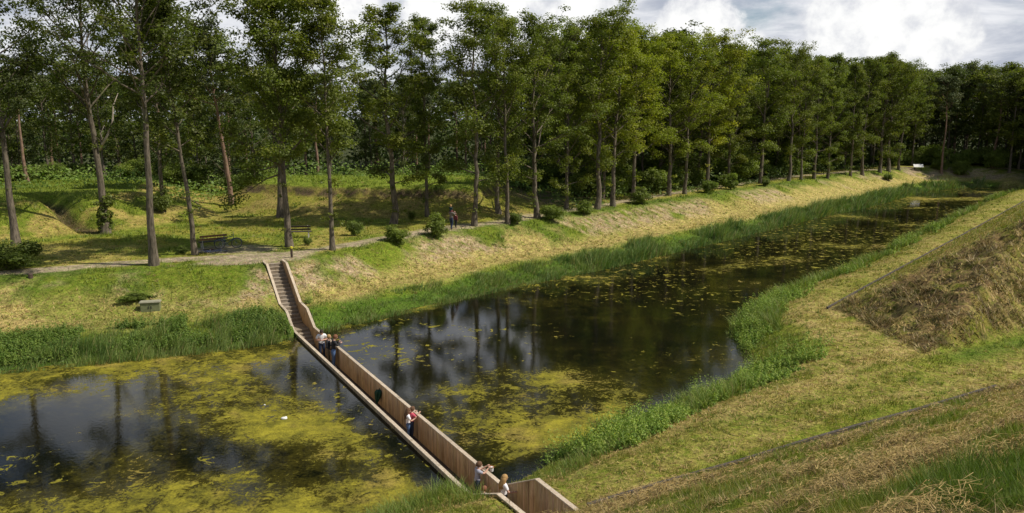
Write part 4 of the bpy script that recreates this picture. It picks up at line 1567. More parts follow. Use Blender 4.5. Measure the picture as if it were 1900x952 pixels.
plant_tree('oak_tree', make_tree('oak', 503, h=18.5, r0=.235, cb=8.6, cw=5.0, limbs=32, lpc=72, lsize=.125, clr=.76, sec=6, epi=2, wig=.22, leafm='oak_dark', up=1.0), b, 1.0, 2.0,
           'tall oak with a clean leaning trunk at the dirt path edge', 'tree', tilt=(0, -.055))
TREE_XY.append(b[:2])
b = on_ground(362, 473)
plant_tree('oak_tree', make_tree('oak', 504, h=15.5, r0=.16, cb=6.4, cw=2.3, limbs=24, lpc=60, lsize=.13, sec=5, epi=10, wig=.25, leafm='oak_dark', up=1.1), b, 1.0, 1.0,
           'slim left leaning oak standing just left of the bench with the bicycles', 'tree', tilt=(0, -.10))
TREE_XY.append(b[:2])
b = on_ground(430, 379)
H_ = height_to(390, 58, b)
plant_tree('pine_tree', make_tree('pine', 251, h=16, r0=.24, cb=9.2, cw=3.5, limbs=22, leafm='pine', barkm='pine_bark', lsize=.15, lpc=80, sec=6, epi=0, clr=.72, flat=.42, up=.3, prof=lambda q: 1.0 - .5 * q), b, H_ / 16, .8, 'pine with a reddish leaning trunk and a flat crown standing against the sky', 'tree', sxy=H_ / 16 * 1.0, tilt=(0, -.085))
TREE_XY.append(b[:2])
b = on_ground(537, 458)
pr = make_tree('oak', 505, h=16.6, r0=.22, cb=4.6, cw=3.5, limbs=40, lpc=96, lsize=.115, clr=.70, sec=6, epi=6, wig=.25, up=.95,
               extra=[(4.9, 3.05, 3.0, -.10, .42), (5.4, 2.7, 3.2, .05, .35)])
plant_tree('oak_tree', pr, b, 1.0, 0, 'big oak with low drooping boughs at the left, growing beside the top of the stairs', 'tree', tilt=(0, -.01))
TREE_XY.append(b[:2])
b = on_ground(617, 464)
plant_tree('oak_tree', make_tree('oak', 506, h=15.8, r0=.155, cb=5.5, cw=2.5, limbs=27, lpc=84, lsize=.115, sec=5, epi=16, wig=.18), b, 1.0, 1.5,
           'slim oak with leafy sprouts all up its trunk, right of the yellow topped post', 'tree', tilt=(0, -.02))
TREE_XY.append(b[:2])
b = on_ground(521, 404)
plant_tree('oak_tree', make_tree('oak', 507, h=18.5, r0=.30, cb=6.5, cw=3.8, limbs=25, lpc=46, lsize=.14, sec=5, epi=4), b, 1.0, 1.2,
           'thick trunked oak on the lawn behind the dark slatted bench', 'tree')
TREE_XY.append(b[:2])
b = on_ground(303, 393)
plant_tree('oak_tree', WOOD[1], b, .95, 1.2, 'dark oak with low foliage in front of the mound, left of the pine', 'tree')
TREE_XY.append(b[:2])

# the wood behind: trees by rejection sampling
WG = 'trees of the dense wood behind the lawn and the row'
pts = []
tries = 0
rg = random.Random(42)
while len(pts) < 275 and tries < 60000:
    tries += 1
    x, y = rg.uniform(-90, 150), rg.uniform(70, 190)
    if abs(math.degrees(math.atan2(x, y))) > 42.5: continue
    ax, ay = np.array([x]), np.array([y])
    if inside(ax, ay, WPOLY)[0]: continue
    d = float(seg_dist(ax, ay, WL)[0])
    drr = float(seg_dist(ax, ay, WR)[0])
    if drr < d and not (y > 126 and x > 74) and not (x > 84 and y > 112): continue
    if x > 84:
        if y < 114 or d < 3: continue
    elif x > 70:
        if y < 131 + .12 * (x - 70) + 2: continue
    elif x > 4 + (y - 70) * .1:
        if d < 13.0 or d > 50: continue
    else:
        lim = 96 if x > -27 else 80 - .25 * max(0, -x - 45)
        if y < lim or y > lim + 44: continue
    md = 2.7 if d < 30 else 4.0
    if any((x - a) ** 2 + (y - b_) ** 2 < md * md for a, b_ in pts): continue
    if any((x - q[0]) ** 2 + (y - q[1]) ** 2 < 5.5 for q in TREE_XY): continue
    pts.append((x, y))
for (x, y) in pts:
    zg = gz(x, y)
    left_ = x < 0
    if (left_ and rg.random() < .38) or rg.random() < .06:
        pr, kind = PINE[rg.randrange(2)], 'pine_tree'
        lab = 'pine with a bare reddish trunk among the trees of the dense wood'
        hh = rg.uniform(12.0, 15.0) if left_ else rg.uniform(14.5, 17.5)
        g = 'pines of the dense wood'
    else:
        pr, kind = WOOD[rg.randrange(4)], 'broadleaf_tree'
        lab = 'dark leafy tree in the dense wood behind the lawn and the row of oaks'
        hh = rg.uniform(11.0, 14.5) if left_ else rg.uniform(15.5, 19)
        if x > 66: hh = rg.uniform(14.5, 17.5) if y < 130 else rg.uniform(15.5, 18.5)
        g = WG
    sc = hh / pr[2]
    plant_tree(kind, pr, (x, y, zg), sc, rg.uniform(0, 6.28), lab, 'tree', g, sc * rg.uniform(.95, 1.35), (rg.uniform(-.035, .035), rg.uniform(-.035, .035)))
print('wood trees', len(pts))

# bushes at the wood's edge and under the trees
bp_, tries = [], 0
while len(bp_) < 130 and tries < 40000:
    tries += 1
    x, y = rg.uniform(-70, 125), rg.uniform(64, 165)
    if abs(math.degrees(math.atan2(x, y))) > 40: continue
    ax, ay = np.array([x]), np.array([y])
    if inside(ax, ay, WPOLY)[0]: continue
    d = float(seg_dist(ax, ay, WL)[0])
    if float(seg_dist(ax, ay, WR)[0]) < d and not (y > 128 and x > 74): continue
    if x > 66:
        if y < 133 + .12 * (x - 70) or y > 150: continue
    elif x > 5 + (y - 70) * .1:
        if d < 13.5 or d > 24: continue
    else:
        lim = 93 if x > -27 else 81 - .25 * max(0, -x - 45)
        if y < lim or y > lim + 12: continue
    if any((x - a) ** 2 + (y - b_) ** 2 < 3.2 for a, b_ in bp_): continue
    bp_.append((x, y))
for i, (x, y) in enumerate(bp_):
    s_ = rg.uniform(.7, 1.45) if x > 0 else rg.uniform(.45, .85)
    plant_shrub(BUSH, rg.randrange(4), (x, y, gz(x, y)), (s_ * 1.2, s_ * 1.2, s_ * rg.uniform(.8, 1.3)), rg.uniform(0, 6.28),
                'leafy bush in the shade at the edge of the dense wood', 'bushes at the edge of the dense wood')

# single shrubs on the lawn and on the bank top
shr = [((737, 450), 1.05, 'rounded bush at the path edge under the straight bare oak trunk'),
       ((808, 440), (.85, .85, 1.15), 'dense upright shrub left of the walkers on the path'),
       ((765, 408), .55, 'small bush in lawn shade left of the dense upright shrub'),
       ((657, 437), .75, 'thin leafy shrub on the lawn right of the dark slatted bench'),
       ((571, 455), .42, 'low dark bush in front of the dark slatted bench'),
       ((338, 470), .45, 'small seedling bush on the path edge left of the slim leaning oak'),
       ((958, 416), .95, 'shrub right at the foot of the second oak beyond the walkers'),
       ((1022, 408), 1.35, 'wide round shrub in the middle of the row of oaks'),
       ((1085, 398), 1.15, 'shrub between the round shrub and the brightest crowns'),
       ((1190, 378), 1.35, 'pale leaning bush in front of a bright yellow green oak'),
       ((1315, 358), 1.15, 'small bush in front of the bright olive oak crown'),
       ((1355, 352), 1.35, 'bush below the dull green oak of the far half of the row'),
       ((1420, 345), 1.0, 'bush at the foot of the highest crown in the far half of the row'),
       ((1680, 358), 1.15, 'dark round bush at the waterline near the far end of the moat'),
       ((1648, 335), .9, 'straggly bush on the bank below the twin trunks'),
       ((195, 432), .9, 'leafy sprouts round the foot of the oak with the dead limb'),
       ((300, 395), 1.3, 'dark bush at the foot of the oak in front of the mound')]
for i, (p, s_, lab) in enumerate(shr):
    b = on_ground(*p)
    if not isinstance(s_, tuple): s_ = (s_ * rt.uniform(.7, 1.0), s_ * rt.uniform(.7, 1.0), s_ * rt.uniform(.6, 1.0))
    plant_shrub(SHRUB, i, b, s_, rt.uniform(0, 6.28), lab)
b = on_ground(22, 500)
plant_shrub(BUSH, 1, b, (1.0, .8, .62), .5, 'wide dark bush in front of the dark forked oak')
b = on_ground(255, 558)
plant_shrub(SHRUB, 1, b, (.95, .6, .30), .5, 'low green growth beside the utility cabinet')

# ------------------------------------------------------------------ small things
M['dark_wood'] = simple_mat('bench_wood', (.055, .042, .032), .7, .3, 12, bump=.3)
M['bench_brown'] = simple_mat('bench_slat', (.20, .105, .045), .65, .3, 12, bump=.3)
M['concrete'] = simple_mat('concrete', (.38, .36, .32), .9, .2, 10, bump=.3)
M['cab'] = simple_mat('cabinet_paint', (.185, .20, .095), .6, .15, 5)
M['cab_top'] = simple_mat('cabinet_roof', (.31, .30, .21), .6, .12, 5)
M['black'] = simple_mat('black_rubber', (.02, .02, .022), .7, .1)
M['metal'] = simple_mat('steel', (.45, .45, .47), .35, .1, metal=.8)
M['bike_blue'] = simple_mat('blue_frame', (.055, .085, .20), .35, .1)
M['bike_teal'] = simple_mat('teal_frame', (.05, .12, .14), .35, .1)
M['saddle'] = simple_mat('saddle_leather', (.10, .035, .02), .5, .1)
M['post'] = simple_mat('post_wood', (.075, .05, .035), .8, .25, 10)
M['yellow'] = simple_mat('yellow_paint', (.62, .55, .05), .5, .08)
M['white'] = simple_mat('white_paint', (.80, .79, .76), .5, .05)
M['green_cloth'] = simple_mat('green_cloth', (.006, .050, .028), .75, .25, 20)


def bench(p, rz, label, slat='dark_wood', brown=False):
    e = empty('park_bench', (p[0], p[1], p[2]), rz)
    tag(e, label, 'bench')
    b = MB()
    for k in range(3):
        b.box((0, -.17 + .16 * k, .44), (1.75, .13, .045), bev=.008)
    b.build('seat', M['dark_wood'], e)
    b = MB()
    from mathutils import Matrix
    R = Matrix.Rotation(R_(-12), 3, 'X')
    for k in range(2):
        b.box((0, .29 + .035 * k, .64 + .20 * k), (1.75, .045, .13), R, .008)
    b.build('backrest', M['bench_brown' if brown else 'dark_wood'], e)
    for sx in (-.68, .68):
        b = MB()
        b.box((sx, .02, .40), (.07, .46, .05), bev=.006)
        b.tube([(sx, -.20, -.05), (sx, -.17, .40)], .035, 6)
        b.tube([(sx, .30, -.05), (sx, .20, .40), (sx, .33, .92)], [.04, .035, .028], 6)
        b.build('leg', M['concrete'], e)
    return e


b = on_ground(395, 460); bench(b, R_(215), 'slatted bench with a sunlit brown back beside the two bicycles', brown=True)
b = on_ground(555, 441); bench(b, R_(8) + math.pi, 'dark slatted bench on the lawn seen from behind, near the big oak')


def bicycle(p, rot, label, frame):
    e = empty('bicycle', tuple(p))
    e.rotation_euler = rot
    tag(e, label, 'bicycle')
    for x in (-.53, .53):
        b = MB(); b.torus((x, 0, .34), .325, .020, (0, 1, 0), 30, 6)
        wv = b.build('wheel', M['black'], e, True)
        b = MB(); b.torus((x, 0, .34), .295, .011, (0, 1, 0), 30, 5)
        b.tube([(x, -.05, .34), (x, .05, .34)], .025, 8)
        for i in range(12):
            a = i * math.pi / 6
            b.tube([(x, .02 * (-1) ** i, .34), (x + .29 * math.cos(a), 0, .34 + .29 * math.sin(a))], .0025, 3)
        b.build('rim', M['metal'], wv, True)
    b = MB()
    f_ = [((-.53, 0, .34), (-.10, 0, .30)), ((-.10, 0, .30), (-.24, 0, .84)), ((-.53, 0, .34), (-.21, 0, .74)), ((-.10, 0, .30), (.36, 0, .72)),
          ((-.21, 0, .72), (.34, 0, .82)), ((.38, 0, .66), (.33, 0, .98))]
    for a, c in f_: b.tube([a, c], .018, 7)
    b.build('frame', M[frame], e, True)
    b = MB()
    for sy in (-.045, .045): b.tube([(.38, sy, .66), (.45, sy, .5), (.53, sy, .34)], .012, 6)
    b.build('fork', M[frame], e, True)
    b = MB()
    b.tube([(.28, -.28, 1.02), (.36, -.20, 1.04), (.36, 0, 1.0), (.36, .20, 1.04), (.28, .28, 1.02)], .012, 7)
    hb = b.build('handlebar', M['metal'], e, True)
    for sy in (-1, 1):
        b = MB(); b.tube([(.20, sy * .29, 1.01), (.30, sy * .275, 1.022)], .017, 7); b.build('grip', M['black'], hb, True)
    b = MB()
    b.tube([(-.24, 0, .82), (-.25, 0, .92)], .013, 6)
    b.ball((-.30, 0, .945), (.10, .075, .035)); b.ball((-.18, 0, .945), (.11, .032, .028))
    b.build('saddle', M['saddle'], e, True)
    b = MB()
    b.torus((-.10, .05, .30), .09, .008, (0, 1, 0), 18, 5)
    b.tube([(-.10, .05, .30), (-.02, .06, .16)], .01, 5); b.tube([(-.10, -.05, .30), (-.18, -.06, .44)], .01, 5)
    b.box((-.02, .10, .155), (.09, .07, .02)); b.box((-.18, -.10, .445), (.09, .07, .02))
    b.build('crankset', M['metal'], e)
    b = MB()
    b.box((-.52, 0, .74), (.36, .13, .015))
    for sy in (-.06, .06): b.tube([(-.53, sy, .34), (-.60, sy, .73)], .007, 5)
    b.build('luggage_rack', M['black'], e)
    for x, a0, a1 in ((-.53, 20, 175), (.53, 10, 150)):
        b = MB()
        b.tube([(x + .36 * math.cos(R_(a0 + (a1 - a0) * i / 10)), 0, .34 + .36 * math.sin(R_(a0 + (a1 - a0) * i / 10))) for i in range(11)], .018, 5)
        b.build('mudguard', M[frame], e, True)
    return e


b = on_ground(424, 461); bicycle((b[0], b[1], b[2] - .005), (R_(7), 0, R_(22)), 'upright blue green bicycle parked beside the brown backed bench', 'bike_teal')
b = on_ground(396, 469); bicycle((b[0], b[1] - .35, b[2] + .05), (R_(-86), 0, R_(6)), 'blue bicycle lying on its side on the dirt in front of the bench', 'bike_blue')

# utility cabinet on the left bank
b = on_ground(280, 575)
e = tag(empty('utility_cabinet', tuple(b), R_(14)), 'grey green metal utility cabinet standing in the grass of the left bank', 'cabinet')
m_ = MB(); m_.box((0, 0, -.02), (.98, .40, .86), bev=.012); m_.build('body', M['cab'], e)
m_ = MB(); m_.box((0, -.02, .435), (1.06, .48, .045), bev=.012); m_.box((0, 0, .47), (1.02, .42, .03), bev=.012); m_.build('roof', M['cab_top'], e)
for sx in (-1, 1):
    m_ = MB(); m_.box((sx * .235, -.206, .02), (.45, .018, .74), bev=.006)
    dr = m_.build('door', M['cab'], e)
    m_ = MB(); m_.box((sx * .065, -.226, .17), (.035, .025, .15), bev=.006); m_.build('handle', M['black'], dr)

# post with a yellow top by the stairs
b = on_ground(541.5, 478)
e = tag(empty('marker_post', tuple(b)), 'short brown wooden post with a yellow top at the head of the stairs', 'post')
m_ = MB(); m_.tube([(0, 0, -.2), (0, 0, .58)], .075, 12); m_.build('shaft', M['post'], e, False)
m_ = MB(); m_.tube([(0, 0, .575), (0, 0, .68), (0, 0, .70)], [.084, .084, .06], 12); m_.build('cap', M['yellow'], e, False)
b = on_ground(57, 516)
m_ = MB(); m_.tube([(0, 0, -.1), (0, 0, .20), (.01, 0, .23)], [.13, .12, .10], 11)
o = m_.build('tree_stump', M['post']); o.location = tuple(b)
tag(o, 'small dark stump in the grass at the left end of the dirt path', 'stump')
# fallen branch on the mound
a, c = on_ground(330, 366), on_ground(372, 381)
m_ = MB()
m_.tube([(a[0], a[1], a[2] + .05), ((a[0] + c[0]) / 2, (a[1] + c[1]) / 2, (a[2] + c[2]) / 2 + .16), (c[0], c[1], c[2] + .03)], [.05, .07, .045], 7)
mp_ = ((a[0] + c[0]) / 2, (a[1] + c[1]) / 2, (a[2] + c[2]) / 2 + .16)
m_.tube([mp_, (mp_[0] + .5, mp_[1] + .3, mp_[2] + .25)], [.03, .01], 5)
tag(m_.build('fallen_branch', M['bark'], None, True), 'dark fallen branch on the grass left of the pine', 'branch')
# information board at the far end
b = on_ground(1703, 317)
e = tag(empty('information_board', tuple(b), R_(-12)), 'white slanted information board on two short legs at the far end of the moat', 'board')
for sx in (-.55, .55):
    m_ = MB(); m_.box((sx, 0, .3), (.09, .09, .72), bev=.01); m_.build('leg', M['dark_wood'], e)
from mathutils import Matrix
m_ = MB(); m_.box((0, -.05, .84), (1.55, .75, .07), Matrix.Rotation(R_(40), 3, 'X'), .015); m_.build('panel', M['white'], e)
# litter afloat
b = on_z(527, 778, 0)
m_ = MB(); m_.ball((0, 0, .035), (.13, .075, .06), 9, 6); m_.ball((.06, .03, .06), (.06, .05, .05), 8, 5)
o = m_.build('floating_scrap', M['white'], None, True); o.location = (b[0], b[1], 0); tag(o, 'white crumpled scrap floating on the left water among the weed', 'litter')
b = on_z(491, 752, 0)
m_ = MB(); m_.ball((0, 0, .015), (.045, .03, .025), 8, 5)
o = m_.build('floating_scrap', M['white'], None, True); o.location = (b[0], b[1], 0); tag(o, 'tiny white speck floating left of the larger white scrap', 'litter')
# folded umbrella leaning on the bridge wall
s_, t_ = to_st(*on_z(702, 754, DECK)[:2])
e = empty('folded_umbrella', (0, 0, 0), math.atan2(BD[1], BD[0]))
lx, ly = s_, -.28
e.location = (BO[0] + lx * BD[0] + ly * BN[0], BO[1] + lx * BD[1] + ly * BN[1], DECK)
tag(e, 'dark green folded umbrella leaning against the bridge wall', 'umbrella')
m_ = MB()
V, F = [], []
ns, rows_ = 14, [(0.02, .10), (.06, .22), (.13, .42), (.185, .60), (.175, .70), (.05, .735)]
for (rr, hz) in rows_:
    for k in range(ns):
        a = 2 * math.pi * k / ns
        q = rr * (1 + .22 * (-1) ** k)
        V.append((q * math.cos(a), q * math.sin(a) * .8 + .22 * hz, hz))
for i in range(len(rows_) - 1):
    for k in range(ns):
        F.append((i * ns + k, i * ns + (k + 1) % ns, (i + 1) * ns + (k + 1) % ns, (i + 1) * ns + k))
F.append(tuple((len(rows_) - 1) * ns + k for k in range(ns)))
m_.add(V, F); m_.build('canopy', M['green_cloth'], e, False)
m_ = MB(); m_.tube([(0, 0, 0.0), (0, .04, .2)], .012, 6); m_.build('tip', M['metal'], e)
m_ = MB(); m_.tube([(0, .16, .73), (0, .175, .80)], .014, 6); m_.build('handle', M['black'], e)


# ------------------------------------------------------------------ people
def mat_c(name, col, rough=.8, var=.12):
    if name not in M: M[name] = simple_mat(name, col, rough, var, 25)
    return M[name]


mat_c('skin', (.56, .33, .235), .55, .06)
mat_c('eye', (.02, .015, .012), .3, 0)
mat_c('lips', (.42, .16, .13), .5, .05)


def hand_mesh(mb, wrist, dirv, side, s, curl=.5):
    """palm, four unequal bent fingers and a thumb leaving the side of the palm"""
    d = Vector(dirv).normalized()
    up = Vector((0, 0, 1)) if abs(d.z) < .8 else Vector((0, 1, 0))
    lat = d.cross(up).normalized()
    nrm = lat.cross(d).normalized()
    pl_ = .085 * s
    q = Vector(wrist)
    V, F = [], []
    mb.tube([q - d * .01 * s, q + d * pl_ * .35, q + d * pl_ * .8, q + d * pl_], [.024 * s, .034 * s, .037 * s, .028 * s], 8)
    for k in range(4):
        o = lat * ((k - 1.5) * .0185 * s)
        L = (.066, .078, .073, .056)[k] * s
        p0 = q + d * pl_ * .82 + o
        p1 = p0 + d * L * .45
        a = curl
        d2 = (d * math.cos(a) - nrm * math.sin(a))
        p2 = p1 + d2 * L * .33
        d3 = (d * math.cos(a * 1.8) - nrm * math.sin(a * 1.8))
        p3 = p2 + d3 * L * .25
        mb.tube([p0, p1, p2, p3], [.0092 * s, .0085 * s, .0078 * s, .006 * s], 6)
    tb = q + d * pl_ * .25 + lat * side * .028 * s
    t1 = tb + (d * .55 + lat * side * .75 - nrm * .25).normalized() * .035 * s
    t2 = t1 + (d * .85 + lat * side * .25 - nrm * .4).normalized() * .032 * s
    mb.tube([tb, t1, t2], [.0125 * s, .0105 * s, .0075 * s], 6)


def person(label, loc, rz, H, J, shirt, trousers, shoes, hair, sleeve='short', hair_style='short', big=1.0, lean=0.0, headpitch=0.0, headyaw=0.0, group=None, curl=.5, floorless=False):
    """J: elbow and wrist of each arm, and optional knees/ankles, as fractions of the height (x right, y forward, z up)"""
    e = empty('person', loc, rz)
    tag(e, label, 'person', group)
    j = {'pelvis': (0, 0, .525), 'spine': (0, .005, .63), 'chest': (0, 0, .74), 'neckb': (0, -.004, .825), 'neck': (0, .008, .872),
         'sL': (-.103, 0, .800), 'sR': (.103, 0, .800), 'hL': (-.052, 0, .50), 'hR': (.052, 0, .50),
         'kL': (-.058, .012, .285), 'kR': (.058, .012, .285), 'aL': (-.06, -.012, .045), 'aR': (.06, -.012, .045),
         'tL': (-.068, .085, .018), 'tR': (.068, .085, .018)}
    j.update({'eL': (-.135, -.01, .63), 'wL': (-.13, .05, .485), 'eR': (.135, -.01, .63), 'wR': (.13, .05, .485)})
    j.update(J)
    up = {'spine', 'chest', 'neckb', 'neck', 'sL', 'sR'}
    for k_ in up:
        x_, y_, z_ = j[k_]
        dz_ = z_ - .525
        j[k_] = (x_, y_ * 1 + math.sin(lean) * dz_, .525 + dz_ * math.cos(lean))
    rad = {'pelvis': (.082, .066), 'spine': (.078, .058), 'chest': (.092, .064), 'neckb': (.048, .042), 'neck': (.032, .032), 'sL': (.041, .041), 'sR': (.041, .041),
           'eL': (.027, .027), 'eR': (.027, .027), 'wL': (.018, .018), 'wR': (.018, .018), 'hL': (.058, .058), 'hR': (.058, .058), 'kL': (.036, .036), 'kR': (.036, .036),
           'aL': (.024, .024), 'aR': (.024, .024), 'tL': (.020, .020), 'tR': (.020, .020)}
    names = list(j)
    bones = [('pelvis', 'spine'), ('spine', 'chest'), ('chest', 'neckb'), ('neckb', 'neck'), ('chest', 'sL'), ('chest', 'sR'), ('sL', 'eL'), ('eL', 'wL'), ('sR', 'eR'), ('eR', 'wR'),
             ('pelvis', 'hL'), ('pelvis', 'hR'), ('hL', 'kL'), ('kL', 'aL'), ('aL', 'tL'), ('hR', 'kR'), ('kR', 'aR'), ('aR', 'tR')]
    tmp = bpy.data.meshes.new('tmp')
    tmp.from_pydata([tuple(c_ * H for c_ in j[n_]) for n_ in names], [(names.index(a), names.index(b_)) for a, b_ in bones], [])
    ob = bpy.data.objects.new('tmp', tmp)
    COL.objects.link(ob)
    md = ob.modifiers.new('skin', 'SKIN')
    md.use_smooth_shade = True
    for i, n_ in enumerate(names):
        sv = tmp.skin_vertices[0].data[i]
        sv.radius = tuple(r_ * H for r_ in rad[n_])
        sv.use_root = (n_ == 'pelvis')
    ss = ob.modifiers.new('sub', 'SUBSURF'); ss.levels = 2; ss.render_levels = 2
    dg = bpy.context.evaluated_depsgraph_get()
    dg.update()
    ev = ob.evaluated_get(dg)
    me = bpy.data.meshes.new_from_object(ev)
    vs = np.array([v.co for v in me.vertices]); ns_ = np.array([v.normal for v in me.vertices])
    fs = [tuple(p.vertices) for p in me.polygons]
    bpy.data.objects.remove(ob)
    A_ = np.array([np.array(j[a]) * H for a, b_ in bones]); B_ = np.array([np.array(j[b_]) * H for a, b_ in bones])
    cen = np.array([vs[list(f)].mean(0) for f in fs])
    dd = []
    par = []
    for a, b_ in zip(A_, B_):
        t_ = np.clip(((cen - a) @ (b_ - a)) / ((b_ - a) @ (b_ - a)), 0, 1)
        dd.append(np.linalg.norm(cen - a - t_[:, None] * (b_ - a), axis=1)); par.append(t_)
    bi = np.argmin(np.array(dd), 0); tt = np.array(par)[bi, np.arange(len(cen))]
    torso = {0, 1, 2, 4, 5}
    ua, fa = {6, 8}, {7, 9}
    legs = {12, 13, 15, 16, 10, 11}
    feet = {14, 17}
    kind = []
    for i in range(len(fs)):
        b_ = bi[i]
        if b_ in torso:
            kind.append('shirt' if cen[i, 2] > .515 * H else 'trousers')
        elif b_ in ua: kind.append('shirt' if sleeve == 'long' or tt[i] < .62 else 'skin')
        elif b_ in fa: kind.append('shirt' if sleeve == 'long' and tt[i] < .93 else 'skin')
        elif b_ in legs: kind.append('trousers' if not (b_ in (13, 16) and tt[i] > .93) else 'shoes')
        elif b_ in feet: kind.append('shoes')
        else: kind.append('skin')
    # the body with head and hands
    mb = MB()
    mb.add([Vector(p) for p in vs], fs)
    hs = .0665 * H * big
    from mathutils import Matrix, Euler
    hR = Euler((-headpitch - lean * .6, 0, headyaw), 'XYZ').to_matrix()
    nk = Vector([c_ * H for c_ in j['neck']])
    hc = nk + hR @ Vector((0, .012 * H, hs * .86))
    mb.ball(hc, (hs * .80, hs * .98, hs * 1.0), 16, 12, hR)
    mb.ball(hc + hR @ Vector((0, hs * .30, -hs * .48)), (hs * .58, hs * .60, hs * .52), 12, 8, hR)          # jaw
    mb.tube([hc + hR @ Vector((0, hs * .90, hs * .10)), hc + hR @ Vector((0, hs * 1.12, -hs * .22)), hc + hR @ Vector((0, hs * .90, -hs * .30))], [hs * .07, hs * .13, hs * .10], 6)
    for sx in (-1, 1):
        mb.ball(hc + hR @ Vector((sx * hs * .80, hs * -.02, -hs * .08)), (hs * .10, hs * .17, hs * .26), 8, 6, hR)
    for sd in ('L', 'R'):
        wv, ev_ = Vector([c_ * H for c_ in j['w' + sd]]), Vector([c_ * H for c_ in j['e' + sd]])
        hand_mesh(mb, wv, wv - ev_, 1 if sd == 'L' else -1, H / 1.75 * (1.05 if big > 1 else 1), curl)
    mb.cur = 1
    for sx in (-1, 1):
        mb.ball(hc + hR @ Vector((sx * hs * .33, hs * .90, hs * .05)), (hs * .13, hs * .07, hs * .07), 8, 5, hR)
    mb.cur = 2
    mb.ball(hc + hR @ Vector((0, hs * .88, -hs * .55)), (hs * .24, hs * .06, hs * .06), 8, 5, hR)
    mb.build('body', [M['skin'], M['eye'], M['lips']], e, True)
    for nm, mt, off in (('shirt', shirt, .011), ('trousers', trousers, .009), ('shoes', shoes, .008)):
        sel = [i for i in range(len(fs)) if kind[i] == nm]
        if not sel: continue
        use = sorted({v for i in sel for v in fs[i]})
        mp = {v: k_ for k_, v in enumerate(use)}
        m3 = MB()
        pv = vs[use] + ns_[use] * off * H / 1.6
        if nm == 'shirt':                        # hem hangs straight from chest to hip
            lo = np.clip((.60 * H - pv[:, 2]) / (.10 * H), 0, 1) * (np.abs(pv[:, 0]) < .10 * H)
            pv[:, :2] *= (1 + .07 * lo)[:, None]
        m3.add([Vector(p) for p in pv], [tuple(mp[v] for v in fs[i]) for i in sel])
        m3.build(nm, mt, e, True)
    # hair
    m4 = MB()
    V, F = [], []
    seg, rings = 20, 10
    for i in range(rings + 1):
        a = math.pi * .66 * i / rings
        for k in range(seg):
            b_ = 2 * math.pi * k / seg
            fr = math.sin(b_)                    # +1 = front
            aa = a * (1 - .50 * max(0, fr) ** 1.5) * (1.05 if fr < 0 else 1)
            rr_ = 1.10 + .03 * math.sin(5 * b_ + i)
            V.append(hc + hR @ Vector((math.sin(aa) * math.cos(b_) * hs * .82 * rr_, math.sin(aa) * math.sin(b_) * hs * .99 * rr_, math.cos(aa) * hs * 1.02 * rr_ * (1 if math.cos(aa) > 0 else .9))))
    for i in range(rings):
        for k in range(seg):
            F.append((i * seg + k, (i + 1) * seg + k, (i + 1) * seg + (k + 1) % seg, i * seg + (k + 1) % seg))
    m4.add(V, F)
    if hair_style == 'long':
        for k in range(13):
            b_ = math.pi * (1.02 + .96 * k / 12)
            x0, y0 = math.cos(b_) * hs * .80, math.sin(b_) * hs * .95
            p0 = hc + hR @ Vector((x0, y0, hs * .25))
            p1 = hc + hR @ Vector((x0 * 1.12, y0 * 1.10, -hs * .7))
            ln_ = hs * (2.5 + .4 * math.sin(k * 2.1))
            p2 = Vector((p1.x * 1.15, p1.y * .9 - .052 * H, p1.z - ln_ * .5))
            p3 = Vector((p1.x * .95, p1.y * .7 - .062 * H, p1.z - ln_))
            m4.tube([p0, p1, p2, p3], [hs * .18, hs * .24, hs * .24, hs * .07], 7)
    m4.build('hair', hair, e, True)
    return e


HAIR_D, HAIR_B, HAIR_L, HAIR_R = mat_c('dark_hair', (.035, .022, .016)), mat_c('brown_hair', (.12, .062, .030)), mat_c('blond_hair', (.40, .245, .095)), mat_c('auburn_hair', (.20, .085, .040))
W_SH, GR_SH, PINK = mat_c('white_shirt', (.78, .77, .78)), mat_c('grey_tee', (.36, .36, .42)), mat_c('pink_tee', (.55, .085, .13))
BLK = mat_c('black_jacket', (.018, .018, .022)); JEANS = mat_c('blue_jeans', (.085, .15, .30)); DJEANS = mat_c('dark_jeans', (.022, .035, .075))
KHAKI = mat_c('khaki', (.15, .115, .070)); SHOE = mat_c('shoe', (.05, .04, .035)); TEAL = mat_c('teal_top', (.012, .05, .06)); COAT = mat_c('grey_coat', (.16, .135, .12))
MAROON = mat_c('maroon_coat', (.16, .035, .045)); SHOEL = mat_c('pale_shoe', (.45, .40, .34))
FACE_N = math.atan2(BN[1], BN[0]) - math.pi / 2           # rotation that turns a figure to look over the right hand wall


def on_deck(hx, hy, H, tmin=-.83, tmax=-.30):
    """standing place on the bridge for a figure whose head top is seen at hx, hy"""
    z = DECK
    for _ in range(4):
        p = on_z(hx, hy, z + H)
        s_, t_ = to_st(p[0], p[1])
        t_ = min(max(t_, tmin), tmax)
        z = floor_z(s_)
    q = BO + BD * s_ + BN * t_
    print('deck', round(s_, 2), round(t_, 2), round(z, 2))
    return (q[0], q[1], z), s_, t_


